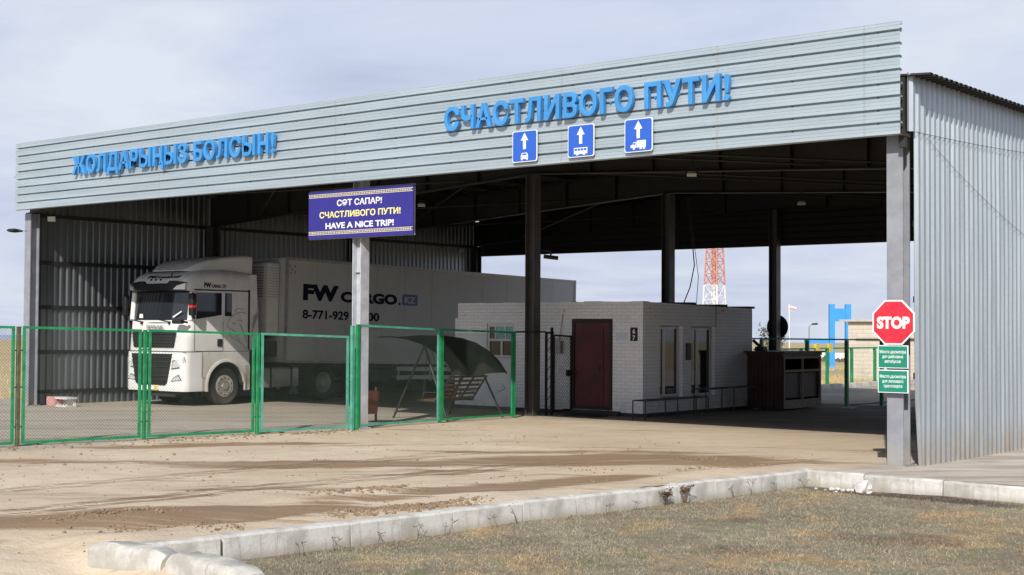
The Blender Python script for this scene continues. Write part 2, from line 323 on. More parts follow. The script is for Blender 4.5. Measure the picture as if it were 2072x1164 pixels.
# ------------------------------------------------------------------ mesh helpers
class MB:
    def __init__(s): s.v = []; s.f = []
    def add(s, vs, fs):
        o = len(s.v); s.v += [tuple(q) for q in vs]; s.f += [tuple(i + o for i in f) for f in fs]; return s
    def hexa(s, lo, hi):
        return s.add(list(lo) + list(hi), [(3, 2, 1, 0), (4, 5, 6, 7), (0, 1, 5, 4), (1, 2, 6, 5), (2, 3, 7, 6), (3, 0, 4, 7)])
    def box(s, x0, x1, y0, y1, z0, z1):
        x0, x1 = min(x0, x1), max(x0, x1); y0, y1 = min(y0, y1), max(y0, y1); z0, z1 = min(z0, z1), max(z0, z1)
        return s.hexa([(x0, y0, z0), (x1, y0, z0), (x1, y1, z0), (x0, y1, z0)], [(x0, y0, z1), (x1, y0, z1), (x1, y1, z1), (x0, y1, z1)])
    def cbox(s, x0, x1, y0, y1, z0, z1, c=.01):
        """box whose edges are chamfered"""
        bm = __import__('bmesh').new(); b = MB().box(x0, x1, y0, y1, z0, z1)
        vs = [bm.verts.new(q) for q in b.v]
        for f in b.f: bm.faces.new([vs[i] for i in f])
        __import__('bmesh').ops.bevel(bm, geom=bm.edges[:], offset=c, segments=2, affect='EDGES', profile=.5)
        bm.verts.index_update()
        s.add([tuple(q.co) for q in bm.verts], [[q.index for q in f.verts] for f in bm.faces]); bm.free(); return s
    def bar(s, a, b, w, h=None, up=(0, 0, 1)):
        a = Vector(a); b = Vector(b); d = (b - a).normalized(); h = h or w
        u = Vector(up)
        if abs(d.dot(u)) > .97: u = Vector((1, 0, 0))
        r = d.cross(u).normalized() * w / 2; t = r.cross(d).normalized() * h / 2
        return s.hexa([a - r - t, a + r - t, a + r + t, a - r + t], [b - r - t, b + r - t, b + r + t, b - r + t])
    def tube(s, pts, r, n=6, cap=True):
        pts = [Vector(q) for q in pts]; rr = r if isinstance(r, (list, tuple)) else [r] * len(pts)
        vs = []; fs = []; ref = None
        for i, q in enumerate(pts):
            d = (pts[min(i + 1, len(pts) - 1)] - pts[max(i - 1, 0)]).normalized()
            if ref is None: ref = Vector((0, 0, 1)) if abs(d.z) < .9 else Vector((1, 0, 0))
            a = d.cross(ref).normalized(); b = a.cross(d)
            for k in range(n):
                t = 2 * math.pi * k / n; vs.append(q + (a * math.cos(t) + b * math.sin(t)) * rr[i])
        for i in range(len(pts) - 1):
            for k in range(n):
                fs.append((i * n + k, i * n + (k + 1) % n, (i + 1) * n + (k + 1) % n, (i + 1) * n + k))
        if cap: fs += [tuple(range(n))[::-1], tuple(range((len(pts) - 1) * n, len(pts) * n))]
        return s.add(vs, fs)
    def prism(s, poly, fn0, fn1):
        """polygon given in 2-D, mapped by two functions to its two faces"""
        n = len(poly); vs = [fn0(*q) for q in poly] + [fn1(*q) for q in poly]
        return s.add(vs, [tuple(range(n))[::-1], tuple(range(n, 2 * n))] + [(i, (i + 1) % n, n + (i + 1) % n, n + i) for i in range(n)])
    def lathe(s, prof, c, axis='x', n=28):
        """profile of (radius, offset along the axis)"""
        vs = []; fs = []; m = len(prof)
        for k in range(n):
            t = 2 * math.pi * k / n; ca, sa = math.cos(t), math.sin(t)
            for r, o in prof:
                q = {'x': (o, r * ca, r * sa), 'y': (r * ca, o, r * sa), 'z': (r * ca, r * sa, o)}[axis]
                vs.append((c[0] + q[0], c[1] + q[1], c[2] + q[2]))
        for k in range(n):
            for j in range(m - 1):
                fs.append((k * m + j, k * m + j + 1, ((k + 1) % n) * m + j + 1, ((k + 1) % n) * m + j))
        return s.add(vs, fs)
    def grid(s, rows):
        n = len(rows[0]); vs = [q for r in rows for q in r]
        return s.add(vs, [(i * n + j, i * n + j + 1, (i + 1) * n + j + 1, (i + 1) * n + j) for i in range(len(rows) - 1) for j in range(n - 1)])
    def build(s, name, mat, parent=None, base=(0, 0, 0), smooth=False):
        me = bpy.data.meshes.new(name)
        b = ORG.get(parent.name, (0, 0, 0)) if parent is not None else base
        me.from_pydata([(q[0] - b[0], q[1] - b[1], q[2] - b[2]) for q in s.v], [], s.f)
        bm = __import__('bmesh').new(); bm.from_mesh(me); __import__('bmesh').ops.recalc_face_normals(bm, faces=bm.faces[:]); bm.to_mesh(me); bm.free()
        me.materials.append(mat if not isinstance(mat, str) else M[mat])
        o = bpy.data.objects.new(name, me); col.objects.link(o)
        if smooth:
            me.polygons.foreach_set('use_smooth', [True] * len(me.polygons))
            if smooth is not True: me.set_sharp_from_angle(angle=R(smooth))
        if parent is not None: o.parent = parent; ORG[o.name] = b
        else: o.location = base; ORG[o.name] = tuple(base)
        return o
ORG = {}
def tag(o, label=None, cat=None, group=None, kind=None):
    for a, b in (('label', label), ('category', cat), ('group', group), ('kind', kind)):
        if b: o[a] = b
    return o
def thing(name, base, label, cat, group=None, rotz=0, local=False):
    o = bpy.data.objects.new(name, None); col.objects.link(o); o.location = base; o.rotation_euler = (0, 0, rotz)
    o.empty_display_size = .3
    ORG[o.name] = (0, 0, 0) if local else tuple(base)
    return tag(o, label, cat, group)
def copy_tree(o, parent=None):
    c = o.copy(); col.objects.link(c); ORG[c.name] = ORG.get(o.name, (0, 0, 0))
    if parent is not None: c.parent = parent
    for ch in list(o.children): copy_tree(ch, c)
    return c

# lettering: text turned into a mesh, capitals h high, fitted to a width, put on a face
_dg = bpy.context.evaluated_depsgraph_get
def text_raw(s, bold=.03, sp=1.):
    cu = bpy.data.curves.new('lettering', 'FONT'); cu.body = s; cu.size = 1; cu.space_character = sp; cu.extrude = .45; cu.bevel_depth = bold; cu.bevel_resolution = 0; cu.resolution_u = 4
    o = bpy.data.objects.new('lettering', cu); col.objects.link(o)
    me = bpy.data.meshes.new_from_object(o.evaluated_get(_dg()))
    v = np.empty(len(me.vertices) * 3); me.vertices.foreach_get('co', v); v = v.reshape(-1, 3)
    f = [tuple(q.vertices) for q in me.polygons]
    bpy.data.objects.remove(o); bpy.data.meshes.remove(me); bpy.data.curves.remove(cu)
    return v, f
CAP = .727
def lettering(mb, s, x0, z0, h, depth, place, width=None, bold=.03, centre=False, full=None):
    """place(u, v, d) maps along the line, up, and out of the face to the world"""
    v, f = text_raw(s, bold)
    k = h / (CAP + 2 * bold)
    u = v[:, 0] - v[:, 0].min(); w = u.max(); ku = k if width is None else width / w
    u = u * ku + x0 - (w * ku / 2 if centre else 0)
    vv = (v[:, 1] + bold) * k + z0
    d = (v[:, 2] - v[:, 2].min()) / (v[:, 2].max() - v[:, 2].min()) * depth
    mb.add([place(*q) for q in zip(u.tolist(), vv.tolist(), d.tolist())], f)
    return w * ku
def face_front(y):  return lambda u, v, d: (u, y - d, v)          # faces -Y
def face_side(x):   return lambda u, v, d: (x + d, u, v)          # faces +X

def trapezoid(a, b, period, depth, crest=.5, slope=.1, start=0., slope2=None):
    """profile points (position, offset) of a trapezoid sheet between a and b"""
    pts = []; t = a - ((a - start) % period)
    while t < b + period:
        for fr, d in ((0, depth), (crest, depth), (crest + slope, 0), (1 - (slope2 or slope), 0)):
            q = t + fr * period
            if a <= q <= b: pts.append((q, d))
        t += period
    if pts[0][0] > a + 1e-4: pts.insert(0, (a, pts[0][1]))
    if pts[-1][0] < b - 1e-4: pts.append((b, pts[-1][1]))
    return pts
# ------------------------------------------------------------------ ground
W, S, D = 24.4, 6.07, 18.2
KX = [(-13.0, 22.0), (-11.9, 22.35), (-8.0, 22.75), (-3.8, 23.25), (-1.5, 23.5)]     # (Y, X) of the kerb's road side
def kerb_x(y):
    for (a, xa), (b, xb) in zip(KX, KX[1:]):
        if a <= y <= b: return xa + (xb - xa) * (y - a) / (b - a)
    return KX[0][1] if y < KX[0][0] else KX[-1][1]
def yard_h(x, y):
    if not (4 < x < 26 and -16 < y < 4): return 0.
    f = min(1, (x - 4) / 3, (26 - x) / 1.5, (y + 16) / 2, (4 - y) / 2)
    h = noise.noise((x * .5, y * .5, 0)) * .035 + noise.noise((x * 1.7, y * 1.7, 3)) * .018 + noise.noise((x * 4.5, y * 4.5, 5)) * .009
    kd = kerb_x(y) - x                                            # churned ridges along the kerb
    if -13.5 < y < -.5:
        for c0, w0, a0 in ((2.0, .38, .06), (1.05, .22, -.035), (.45, .22, .05)):
            am = max(0, .55 + noise.noise((c0 * 9, y * .55, 1))) * a0
            h += am * math.exp(-((kd - c0 - .25 * noise.noise((y * .4, c0, 7))) / w0) ** 2) * (1 + .5 * noise.noise((x * 5, y * 5, 2)))
    return h * max(0, f)
_yh = yard_h
def sm(t): t = min(1, max(0, t)); return t * t * (3 - 2 * t)
def yard_h(x, y):                                                 # the dirt falls away round the lawn's front corner
    return _yh(x, y) - .27 * sm((-12.75 - y) / .6) * sm((x - 20.3) / 1.9)
def lines(a, b, lo, hi, fine, coarse):
    r = list(np.arange(a, lo, coarse)) + list(np.arange(lo, hi, fine)) + list(np.arange(hi, b + coarse * .5, coarse)); return [float(q) for q in r]
def yard():
    mb = MB(); xs = lines(-4, 64, 8, 23.9, .13, 2.0); ys = lines(-70, 42, -14, -.6, .13, 2.0)
    idx = {}
    def vert(i, j):
        if (i, j) not in idx:
            x, y = xs[i], ys[j]
            idx[i, j] = len(mb.v); mb.v.append((x, y, yard_h(x, y)))
        return idx[i, j]
    for i in range(len(xs) - 1):
        for j in range(len(ys) - 1):
            xc, yc = (xs[i] + xs[i + 1]) / 2, (ys[j] + ys[j + 1]) / 2
            if -12.95 < yc < -1.58 and xc > kerb_x(yc) + .06: continue       # the sunken lawn
            if yc > 21 and xc < 10: continue
            mb.f.append((vert(i, j), vert(i + 1, j), vert(i + 1, j + 1), vert(i, j + 1)))
    # sloping shoulders down to the steppe
    x0, x1, y0, y1 = xs[0], xs[-1], ys[0], ys[-1]
    mb.add([(x0, y0, 0), (x0, 21.5, 0), (x0 - 1.2, 21.5, -.3), (x0 - 1.2, y0, -.3)], [(0, 1, 2, 3)])
    mb.add([(10, y1, 0), (x1, y1, 0), (x1, y1 + 1, -.3), (10, y1 + 1, -.3)], [(0, 1, 2, 3)])
    mb.add([(-4, 21.2, 0), (10, 21.2, 0), (10, 22, -.3), (-4, 22, -.3)], [(0, 1, 2, 3)])
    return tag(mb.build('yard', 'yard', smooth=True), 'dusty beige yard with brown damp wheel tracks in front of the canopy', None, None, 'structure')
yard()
def gz(x, y): return -.26 - .0088 * max(0, math.hypot(x - 10, y) - 45)      # the steppe falls away very gently
g = MB(); rows = []
for r in (0.01, 20, 45, 60, 80, 110, 150, 220, 400, 900, 2500, 6000): rows.append([(10 + r * math.cos(R(a * 5)), r * math.sin(R(a * 5)), gz(10 + r, 0)) for a in range(73)])
g.grid(rows)
tag(g.build('ground', 'steppe'), kind='structure')
# lawn: a gently uneven sheet, then blades
def lawn_h(x, y): return -.225 + noise.noise((x * .45, y * .45, 9)) * .035 + noise.noise((x * 2, y * 2, 4)) * .012
g = MB(); rows = []
for y in np.arange(-12.98, -1.3, .15):
    rows.append([(x, float(y), lawn_h(x, float(y))) for x in [kerb_x(float(y)) + .02 + q for q in np.concatenate([np.arange(0, 10, .17), np.arange(10, 42, 1.5)])]])
g.grid(rows); tag(g.build('lawn', 'lawn', smooth=True), kind='structure')
def blades(n):
    V = []; F = []; cpos = np.array([33.85, -21.3])
    k = 0
    while k < n:
        y = random.uniform(-13, -1.5); x = random.uniform(22.4, 36)
        if x < kerb_x(y) + .2: continue
        dist = math.hypot(x - cpos[0], y - cpos[1])
        a = math.atan2(-(x - cpos[0]), y - cpos[1])               # only what the photograph can see and a margin
        if not (.2 < a < .95 + .1) or random.random() > (14 / max(dist, 8)) ** 1.0: continue
        dens = noise.noise((x * .9, y * .9, 2)) + noise.noise((x * 3.1, y * 3.1, 6)) * .6
        if dens < random.uniform(-.9, .25): continue
        z = lawn_h(x, y); h = random.uniform(.008, .03) * (1.4 if dens > .3 else 1); w = random.uniform(.003, .008)
        t = random.uniform(0, 6.283); ln = random.uniform(.2, 1.6); ux, uy = math.cos(t), math.sin(t); tl = random.uniform(0, 6.283)
        b = len(V)
        V += [(x - ux * w, y - uy * w, z - .004), (x + ux * w, y + uy * w, z - .004), (x + math.cos(tl) * h * ln, y + math.sin(tl) * h * ln, z + h)]
        F.append((b, b + 1, b + 2)); k += 1
    mb = MB(); mb.v = V; mb.f = F
    return tag(mb.build('dead_grass', 'blade'), 'short dead grass matted over the lawn', 'grass', None, 'stuff')
blades(85000)
# soil clods thrown up along the kerb
def lump(mb, c, r, seed, sq=.7, n=1):
    bm = __import__('bmesh').new(); __import__('bmesh').ops.create_icosphere(bm, subdivisions=n, radius=1)
    vs = []
    for v in bm.verts:
        d = 1 + .55 * noise.noise((v.co.x * 1.3 + seed, v.co.y * 1.3, v.co.z * 1.3 + seed * 2))
        vs.append((c[0] + v.co.x * r * d, c[1] + v.co.y * r * d * .9, c[2] + v.co.z * r * d * sq))
    bm.verts.index_update(); mb.add(vs, [[q.index for q in f.verts] for f in bm.faces]); bm.free()
g = MB()
for k in range(9000):
    y = random.uniform(-12.6, -.9)
    c0 = random.choice([2.0, 2.0, .38, .38, .38, 1.1])
    am = noise.noise((c0 * 9, y * .55, 1))
    if am < random.uniform(.02, .42): continue
    x = kerb_x(y) - max(.05, random.gauss(c0, .15)); r = min(.034, .006 + random.expovariate(130))
    lump(g, (x, y, yard_h(x, y) + r * .25), r, k)
for k in range(260):                                              # along the foot of the fence
    y = random.uniform(-8, 0); x = 11.3 + .9 * (y + 8) / 6 * (1 if y < -2 else .9) + random.gauss(.15, .3); r = random.uniform(.01, .035)
    lump(g, (min(x, 13), y, yard_h(x, y) + r * .2), r, k)
for k in range(2600):                                             # loose grit all over the yard
    x = random.uniform(12, 23); y = random.uniform(-14, 2)
    if x > kerb_x(y) - .05 or noise.noise((x * .6, y * .6, 12)) < random.uniform(-.5, .4): continue
    r = .004 + random.expovariate(220); lump(g, (x, y, yard_h(x, y) + r * .3), min(r, .03), k)
tag(g.build('soil_clods', 'clod'), 'crumbled soil clods along the kerb', 'soil', None, 'stuff')
# kerb stones
def kerb_stone(a, b, w, top, label, lean=0., seed=0):
    a = Vector((*a, 0)); b = Vector((*b, 0)); d = (b - a).normalized(); r = Vector((d.y, -d.x, 0))    # r: towards the lawn
    mb = MB(); L = (b - a).length; n = max(2, int(L / .16)); rows = []
    prof = [(0, -.30), (0, top - .025), (.02, top), (w - .03, top - .003), (w, top - .03), (w + .015, -.30)]
    for i in range(n + 1):
        t = .008 + (L - .016) * i / n; p = a + d * t; row = []
        for j, (u, z) in enumerate(prof):
            q = p + r * u; jz = noise.noise((q.x * 7, q.y * 7, z * 5 + seed)) * .008
            if 0 < j < 5: jz += noise.noise((q.x * 17, q.y * 17, seed)) * .007
            row.append((q.x + jz, q.y + jz, z + lean * (i / n - .5) + jz))
        rows.append(row)
    mb.grid(rows); m = len(prof); mb.f += [tuple(range(m)), tuple(range(n * m, n * m + m))[::-1]]
    o = mb.build('kerb_stone', 'kerb', base=((a.x + b.x) / 2, (a.y + b.y) / 2, -.25)); return tag(o, label, 'kerb stone', 'whitewashed kerb stones round the lawn')
cuts = [-12.93, -11.95, -10.35, -8.85, -7.7, -6.75, -5.72, -4.75, -3.95, -3.1, -2.3, -1.5]
order = ['kerb stone tucked in behind the chipped corner block'] + [w + ' kerb stone of the long side counted from the broken corner' for w in ('second', 'third', 'fourth', 'fifth', 'sixth')] + [
         'kerb stone behind the bushy dead weeds on the long side', 'eighth kerb stone of the long side counted from the broken corner', 'ninth kerb stone of the long side counted from the broken corner',
         'last but one kerb stone of the long side before the far bend', 'last kerb stone of the long side, at the far bend']
for i, (a, b) in enumerate(zip(cuts, cuts[1:])):
    kerb_stone((kerb_x(a), a), (kerb_x(b), b), .17, .025 + random.uniform(-.012, .012), order[i], random.uniform(-.015, .015), i)
back = [(23.5, 'kerb stone just past the bend, with crumbled rubble at its foot'), (24.55, 'whitewashed kerb stone in front of the corrugated wall corner'), (25.75, 'plain grey kerb stone at the right edge of the lawn'), (27.0, 'kerb stone running out of the picture beside the concrete strip'), (28.3, None)]
for i, ((xa, lb), (xb, _)) in enumerate(zip(back, back[1:])):
    kerb_stone((xa, -1.5 + .02 * i), (xb, -1.48 + .02 * i), .17, .02 - .012 * i, lb, random.uniform(-.02, .02), 20 + i)
# the broken corner: two heavy blocks with a gap between them, their -Y side in the sun
def block(a, b, wid, z0, z1, seed, label, tilt=0.):
    a = Vector((*a, 0)); b = Vector((*b, 0)); d = (b - a).normalized(); r = Vector((-d.y, d.x, 0)); mb = MB(); L = (b - a).length
    n = 9; rows = []
    prof = [(0, z0), (0, z1 - .07), (.015, z1 - .025), (.05, z1), (wid - .05, z1), (wid, z1 - .04), (wid, z0)]
    for i in range(n + 1):
        p = a + d * L * i / n; row = []; end = min(i, n - i)
        for j, (u, z) in enumerate(prof):
            q = p + r * u; k = noise.noise((q.x * 5 + seed, q.y * 5, z * 6)) * .022 + noise.noise((q.x * 15, q.y * 15 + seed, z * 9)) * .01
            drop = .05 if end == 0 and 0 < j < 6 else (.012 if end == 1 and 0 < j < 6 else 0)
            row.append((q.x + k, q.y + k, z + k - drop + tilt * (i / n - .5)))
        rows.append(row)
    mb.grid(rows); m = len(prof); mb.f += [tuple(range(m)), tuple(range(n * m, n * m + m))[::-1]]
    return tag(mb.build('kerb_block', 'kerb', base=((a.x + b.x) / 2, (a.y + b.y) / 2, -.2), smooth=35), label, 'kerb block', 'broken kerb blocks at the lawn corner')
block((21.92, -13.17), (22.93, -13.05), .30, -.3, .055, 3, 'heavy broken kerb block with a chipped rounded end at the lawn corner', -.02)
block((23.0, -13.06), (24.2, -13.22), .32, -.3, .05, 8, 'kerb block split by a soil filled gap from the chipped one', -.03)
block((24.28, -13.24), (25.6, -13.4), .32, -.3, .0, 15, 'third corner kerb block sinking into the dead grass', 0)
g = MB()
for k in range(26):
    x = random.uniform(23.9, 25.0); y = -1.75 - random.random() ** 2 * .45; r = random.uniform(.01, .04)
    lump(g, (x, y, lawn_h(x, y) + r * .3), r, k)
tag(g.build('rubble', 'rubble'), 'chalky rubble crumbled off the kerb', 'rubble', None, 'stuff')
g = MB(); lump(g, (24.62, -1.86, -.17), .13, 5, .8, 2); tag(g.build('concrete_chunk', 'rubble', base=(24.62, -1.86, -.2)), 'white broken concrete chunk lying below the kerb bend', 'concrete chunk')
# weeds
def weed(x, y, h, seed, bushy=0):
    rnd = random.Random(seed); mb = MB(); z = lawn_h(x, y)
    for s in range(2 + bushy * 9):
        a = rnd.uniform(0, 6.28); t = rnd.uniform(.15, .5) * h; b = Vector((x + rnd.uniform(-.03, .03), y + rnd.uniform(-.03, .03), z)); tip = b + Vector((math.cos(a) * t, math.sin(a) * t, h * rnd.uniform(.6, 1)))
        mid = (b + tip) / 2 + Vector((0, 0, .03)); mb.tube([b, mid, tip], [.004, .003, .002], 4)
        for q in range(3 + bushy * 5):
            a2 = rnd.uniform(0, 6.28); st = mid.lerp(tip, rnd.uniform(.2, 1)); e2 = st + Vector((math.cos(a2) * .05, math.sin(a2) * .05, rnd.uniform(.0, .04)))
            mb.tube([st, e2], [.002, .006 if bushy else .004], 3)
    return mb.build('dry_weed', 'weed', base=(x, y, z))
wl = 'thin dry brown weed stalk against the pale kerb face'
for i, y in enumerate((-11.2, -10.7, -10.0, -9.5, -9.1, -8.4, -7.9, -6.4, -5.9, -3.7, -3.3, -2.7, -2.1)):
    tag(weed(kerb_x(y) + .25 + random.uniform(0, .15), y, random.uniform(.14, .24), i), wl, 'weed', 'dry weed stalks along the kerb')
tag(weed(23.35, -5.15, .22, 61, 1), 'dark bushy dead weed, left of the two at the long kerb', 'weed', 'bushy dead weeds')
tag(weed(23.38, -4.72, .27, 62, 1), 'taller dark bushy dead weed, right of the two at the long kerb', 'weed', 'bushy dead weeds')

# ------------------------------------------------------------------ the canopy
can = thing('border_canopy', (0, 0, 0), 'large steel canopy hall with corrugated galvanised fascia and side walls', 'canopy')
def zr(x): return 6.12 + .052 * (12.4 - abs(x - 12.2))            # underside of the roof sheet
def zu(x): return 5.12 + (5.92 - 5.12) * x / 12.2 if x < 12.2 else 5.92 - (5.92 - 5.28) * (x - 12.2) / 12.2
# fascia: horizontal trapezoid sheet
def fascia(y, x0, x1, z0, z1, sgn, nx):
    prof = []; t = z0 + .02 - .205
    while t < z1:
        for fr, d in ((0, .085), (.26, .083), (.275, .078), (.29, .083), (.52, .083), (.535, .078), (.55, .083), (.795, .085), (.815, 0), (.94, 0)):
            if z0 <= t + fr * .205 <= z1: prof.append((t + fr * .205, d))
        t += .205
    rows = []
    for z, d in prof:
        rows.append([(x, y + sgn * d + .011 * noise.noise((x * .25, z * 1.2, 0)), z + .008 * noise.noise((x * .12, 1, 0))) for x in np.linspace(x0, x1, nx)])
    return MB().grid(rows)
fa = fascia(-.38, -.19, 24.6, 5.175, 6.955, -1, 50).build('fascia', 'fascia', can, smooth=20)
cap = MB(); cap.box(-.18, 24.59, -.415, -.36, 6.915, 6.965); cap.build('fascia_cap', 'column_white', can)
rf = fascia(18.55, -.2, 24.6, 4.75, 6.98, -1, 8).build('rear_fascia', 'roof', can, smooth=20)  # near-black sheet colour paints in the shade at the back
fr = MB()
for x in np.linspace(.2, 24.2, 17): fr.bar((x, -.36, 5.2), (x, -.36, 6.9), .05, .04)
for z in (5.28, 6.05, 6.85): fr.bar((-.15, -.31, z), (24.55, -.31, z), .05, .05)
fr.build('fascia_frame', 'beam', can)
# columns
def hcol(x, y, z1, mat, w=.27, d=.27, turn=False):
    mb = MB(); t = .022; zb = -.05
    if not turn:                                                  # flanges face along Y
        mb.box(x - w / 2, x + w / 2, y - d / 2, y - d / 2 + t, zb, z1); mb.box(x - w / 2, x + w / 2, y + d / 2 - t, y + d / 2, zb, z1); mb.box(x - .012, x + .012, y - d / 2 + t, y + d / 2 - t, zb, z1)
    else:
        mb.box(x - w / 2, x - w / 2 + t, y - d / 2, y + d / 2, zb, z1); mb.box(x + w / 2 - t, x + w / 2, y - d / 2, y + d / 2, zb, z1); mb.box(x - w / 2 + t, x + w / 2 - t, y - .012, y + .012, zb, z1)
        for q in (1.35, 3.3): mb.box(x - w / 2 + t, x + w / 2 - t, y - d / 2 + .06, y - .013, q, q + .015)
    mb.box(x - w / 2 - .05, x + w / 2 + .05, y - d / 2 - .05, y + d / 2 + .05, -.06, .03)
    return mb.build('column', mat, can)
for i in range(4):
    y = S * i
    hcol(-.09, y, zu(0) - .003, 'column' if i == 0 else 'column_shaded'); hcol(24.36, y, zu(24.4) - .003, 'column' if i == 0 else 'column_shaded')
    hcol(12.17 if i else 12.33, y, 5.90, 'column_white' if i == 0 else 'column_shaded', .27 if i else .25, .27 if i else .25, turn=True)
# girders with stiffeners
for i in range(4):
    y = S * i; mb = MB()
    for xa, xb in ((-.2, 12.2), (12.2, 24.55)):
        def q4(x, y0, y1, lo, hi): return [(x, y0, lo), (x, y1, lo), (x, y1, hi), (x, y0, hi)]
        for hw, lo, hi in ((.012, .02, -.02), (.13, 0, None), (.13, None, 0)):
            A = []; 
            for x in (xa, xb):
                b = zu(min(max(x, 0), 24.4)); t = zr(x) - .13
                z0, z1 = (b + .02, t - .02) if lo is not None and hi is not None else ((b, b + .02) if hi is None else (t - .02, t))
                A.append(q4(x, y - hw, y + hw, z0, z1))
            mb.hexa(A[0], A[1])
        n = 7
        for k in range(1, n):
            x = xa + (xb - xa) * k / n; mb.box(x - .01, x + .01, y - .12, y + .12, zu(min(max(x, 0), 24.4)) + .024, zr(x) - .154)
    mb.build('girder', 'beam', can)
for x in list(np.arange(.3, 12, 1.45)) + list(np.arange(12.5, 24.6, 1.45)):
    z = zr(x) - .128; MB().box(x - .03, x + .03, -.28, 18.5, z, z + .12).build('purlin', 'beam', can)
for i in range(3):                                                # cross bracing under the roof
    for a, b in (((2.2, S * i + .15), (10, S * i + S - .15)), ((14, S * i + .15), (22, S * i + S - .15)), ((12.2, S * i + .15), (20, S * i + S - .15)), ((10, S * i + .15), (2.2, S * i + S - .15))):
        MB().tube([(a[0], a[1], zu(a[0]) + .1), (b[0], b[1], zu(b[0]) + .1)], .025, 6).build('brace', 'beam', can)
# roof: ribs run down the slopes
prof = trapezoid(-.30, 18.8, .2, .045, .5, .12)
rows = [[(x, y, zr(x) + d) for y, d in prof] for x in (-.55, 12.2, 24.98)]
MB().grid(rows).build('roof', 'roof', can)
# right wall, outside
def wall(x, y0, y1, z0, z1, sgn, start=0., nz=2, flare=False, crest=.40, slope=.15, dep=.055):
    prof = trapezoid(y0, y1, .203, dep, crest, slope, start); rows = []
    for k in range(nz + 1):
        z = z0 + (z1 - z0) * k / nz
        rows.append([(x + sgn * d + .005 * noise.noise((y * .4, z * .8, x)), y + (max(0, .16 - (y - y0) * .8) * max(0, 1 - z / 1.2) if flare else 0), z - (.02 * noise.noise((y * .5, 0, 0)) if k == 0 else 0)) for y, d in prof])
    return MB().grid(rows)
wall(24.63, -.03, 18.4, -.03, 5.3, 1, .02, 5, True).build('side_wall', 'wall_sheet', can, smooth=18)
wall(24.636, -.28, 18.4, 5.25, 6.17, 1, .02).build('upper_side_wall', 'wall_sheet', can, smooth=18)
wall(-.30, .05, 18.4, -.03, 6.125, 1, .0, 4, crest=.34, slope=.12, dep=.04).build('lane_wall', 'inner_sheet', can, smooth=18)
for z in (.35, 1.42, 2.63, 3.83, 5.1):
    MB().box(-.255, -.23, .16, 18.3, z - .05, z + .05).build('girt', 'girt', can); MB().box(24.53, 24.62, .16, 18.3, z - .05, z + .05).build('girt', 'girt', can)
mb = MB(); mb.box(24.5, 24.6, -.30, -.2, 5.0, 6.1); mb.bar((24.58, -.38, 5.2), (24.58, -.1, 5.2), .06); mb.build('corner_trim', 'beam', can)

# fascia lettering: one letter a part
def fascia_text(name, s, x0, x1, z0, h, label):
    t = thing(name, (x0, -.47, z0), label, 'lettering')
    whole, _ = text_raw(s, .03, 1.09); wid = whole[:, 0].max() - whole[:, 0].min(); k = (x1 - x0) / wid; left = whole[:, 0].min()
    for i, c in enumerate(s):
        if c == ' ': continue
        v, f = text_raw(c, .03)
        pre = text_raw(s[:i + 1], .03, 1.09)[0][:, 0].max()            # right edge of the line up to this letter
        u = (v[:, 0] - v[:, 0].max() + pre - left) * k + x0
        kz = h / (CAP + .06); dz = (v[:, 2] - v[:, 2].min()) / (v[:, 2].max() - v[:, 2].min()) * .085
        mb = MB(); zz = (v[:, 1] + .03) * kz + z0
        mb.add([(a, -.505 - d, b) for a, b, d in zip(u.tolist(), zz.tolist(), dz.tolist())], f)
        mb.build('letter', 'letter', t)
    mb = MB()
    for x in np.linspace(x0 + .1, x1 - .1, 14): mb.bar((x, -.506, z0 + h * .45), (x, -.44, z0 + h * .45), .03)
    mb.build('bracket', 'letter', t)
fascia_text('fascia_lettering', 'ЖОЛДАРЫҢЫЗ БОЛСЫН!', 2.58, 10.2, 5.94, .47, 'raised blue Kazakh greeting on the left half of the corrugated fascia')
fascia_text('fascia_lettering', 'СЧАСТЛИВОГО ПУТИ!', 15.2, 21.62, 5.99, .47, 'raised blue Russian greeting above the three lane signs')
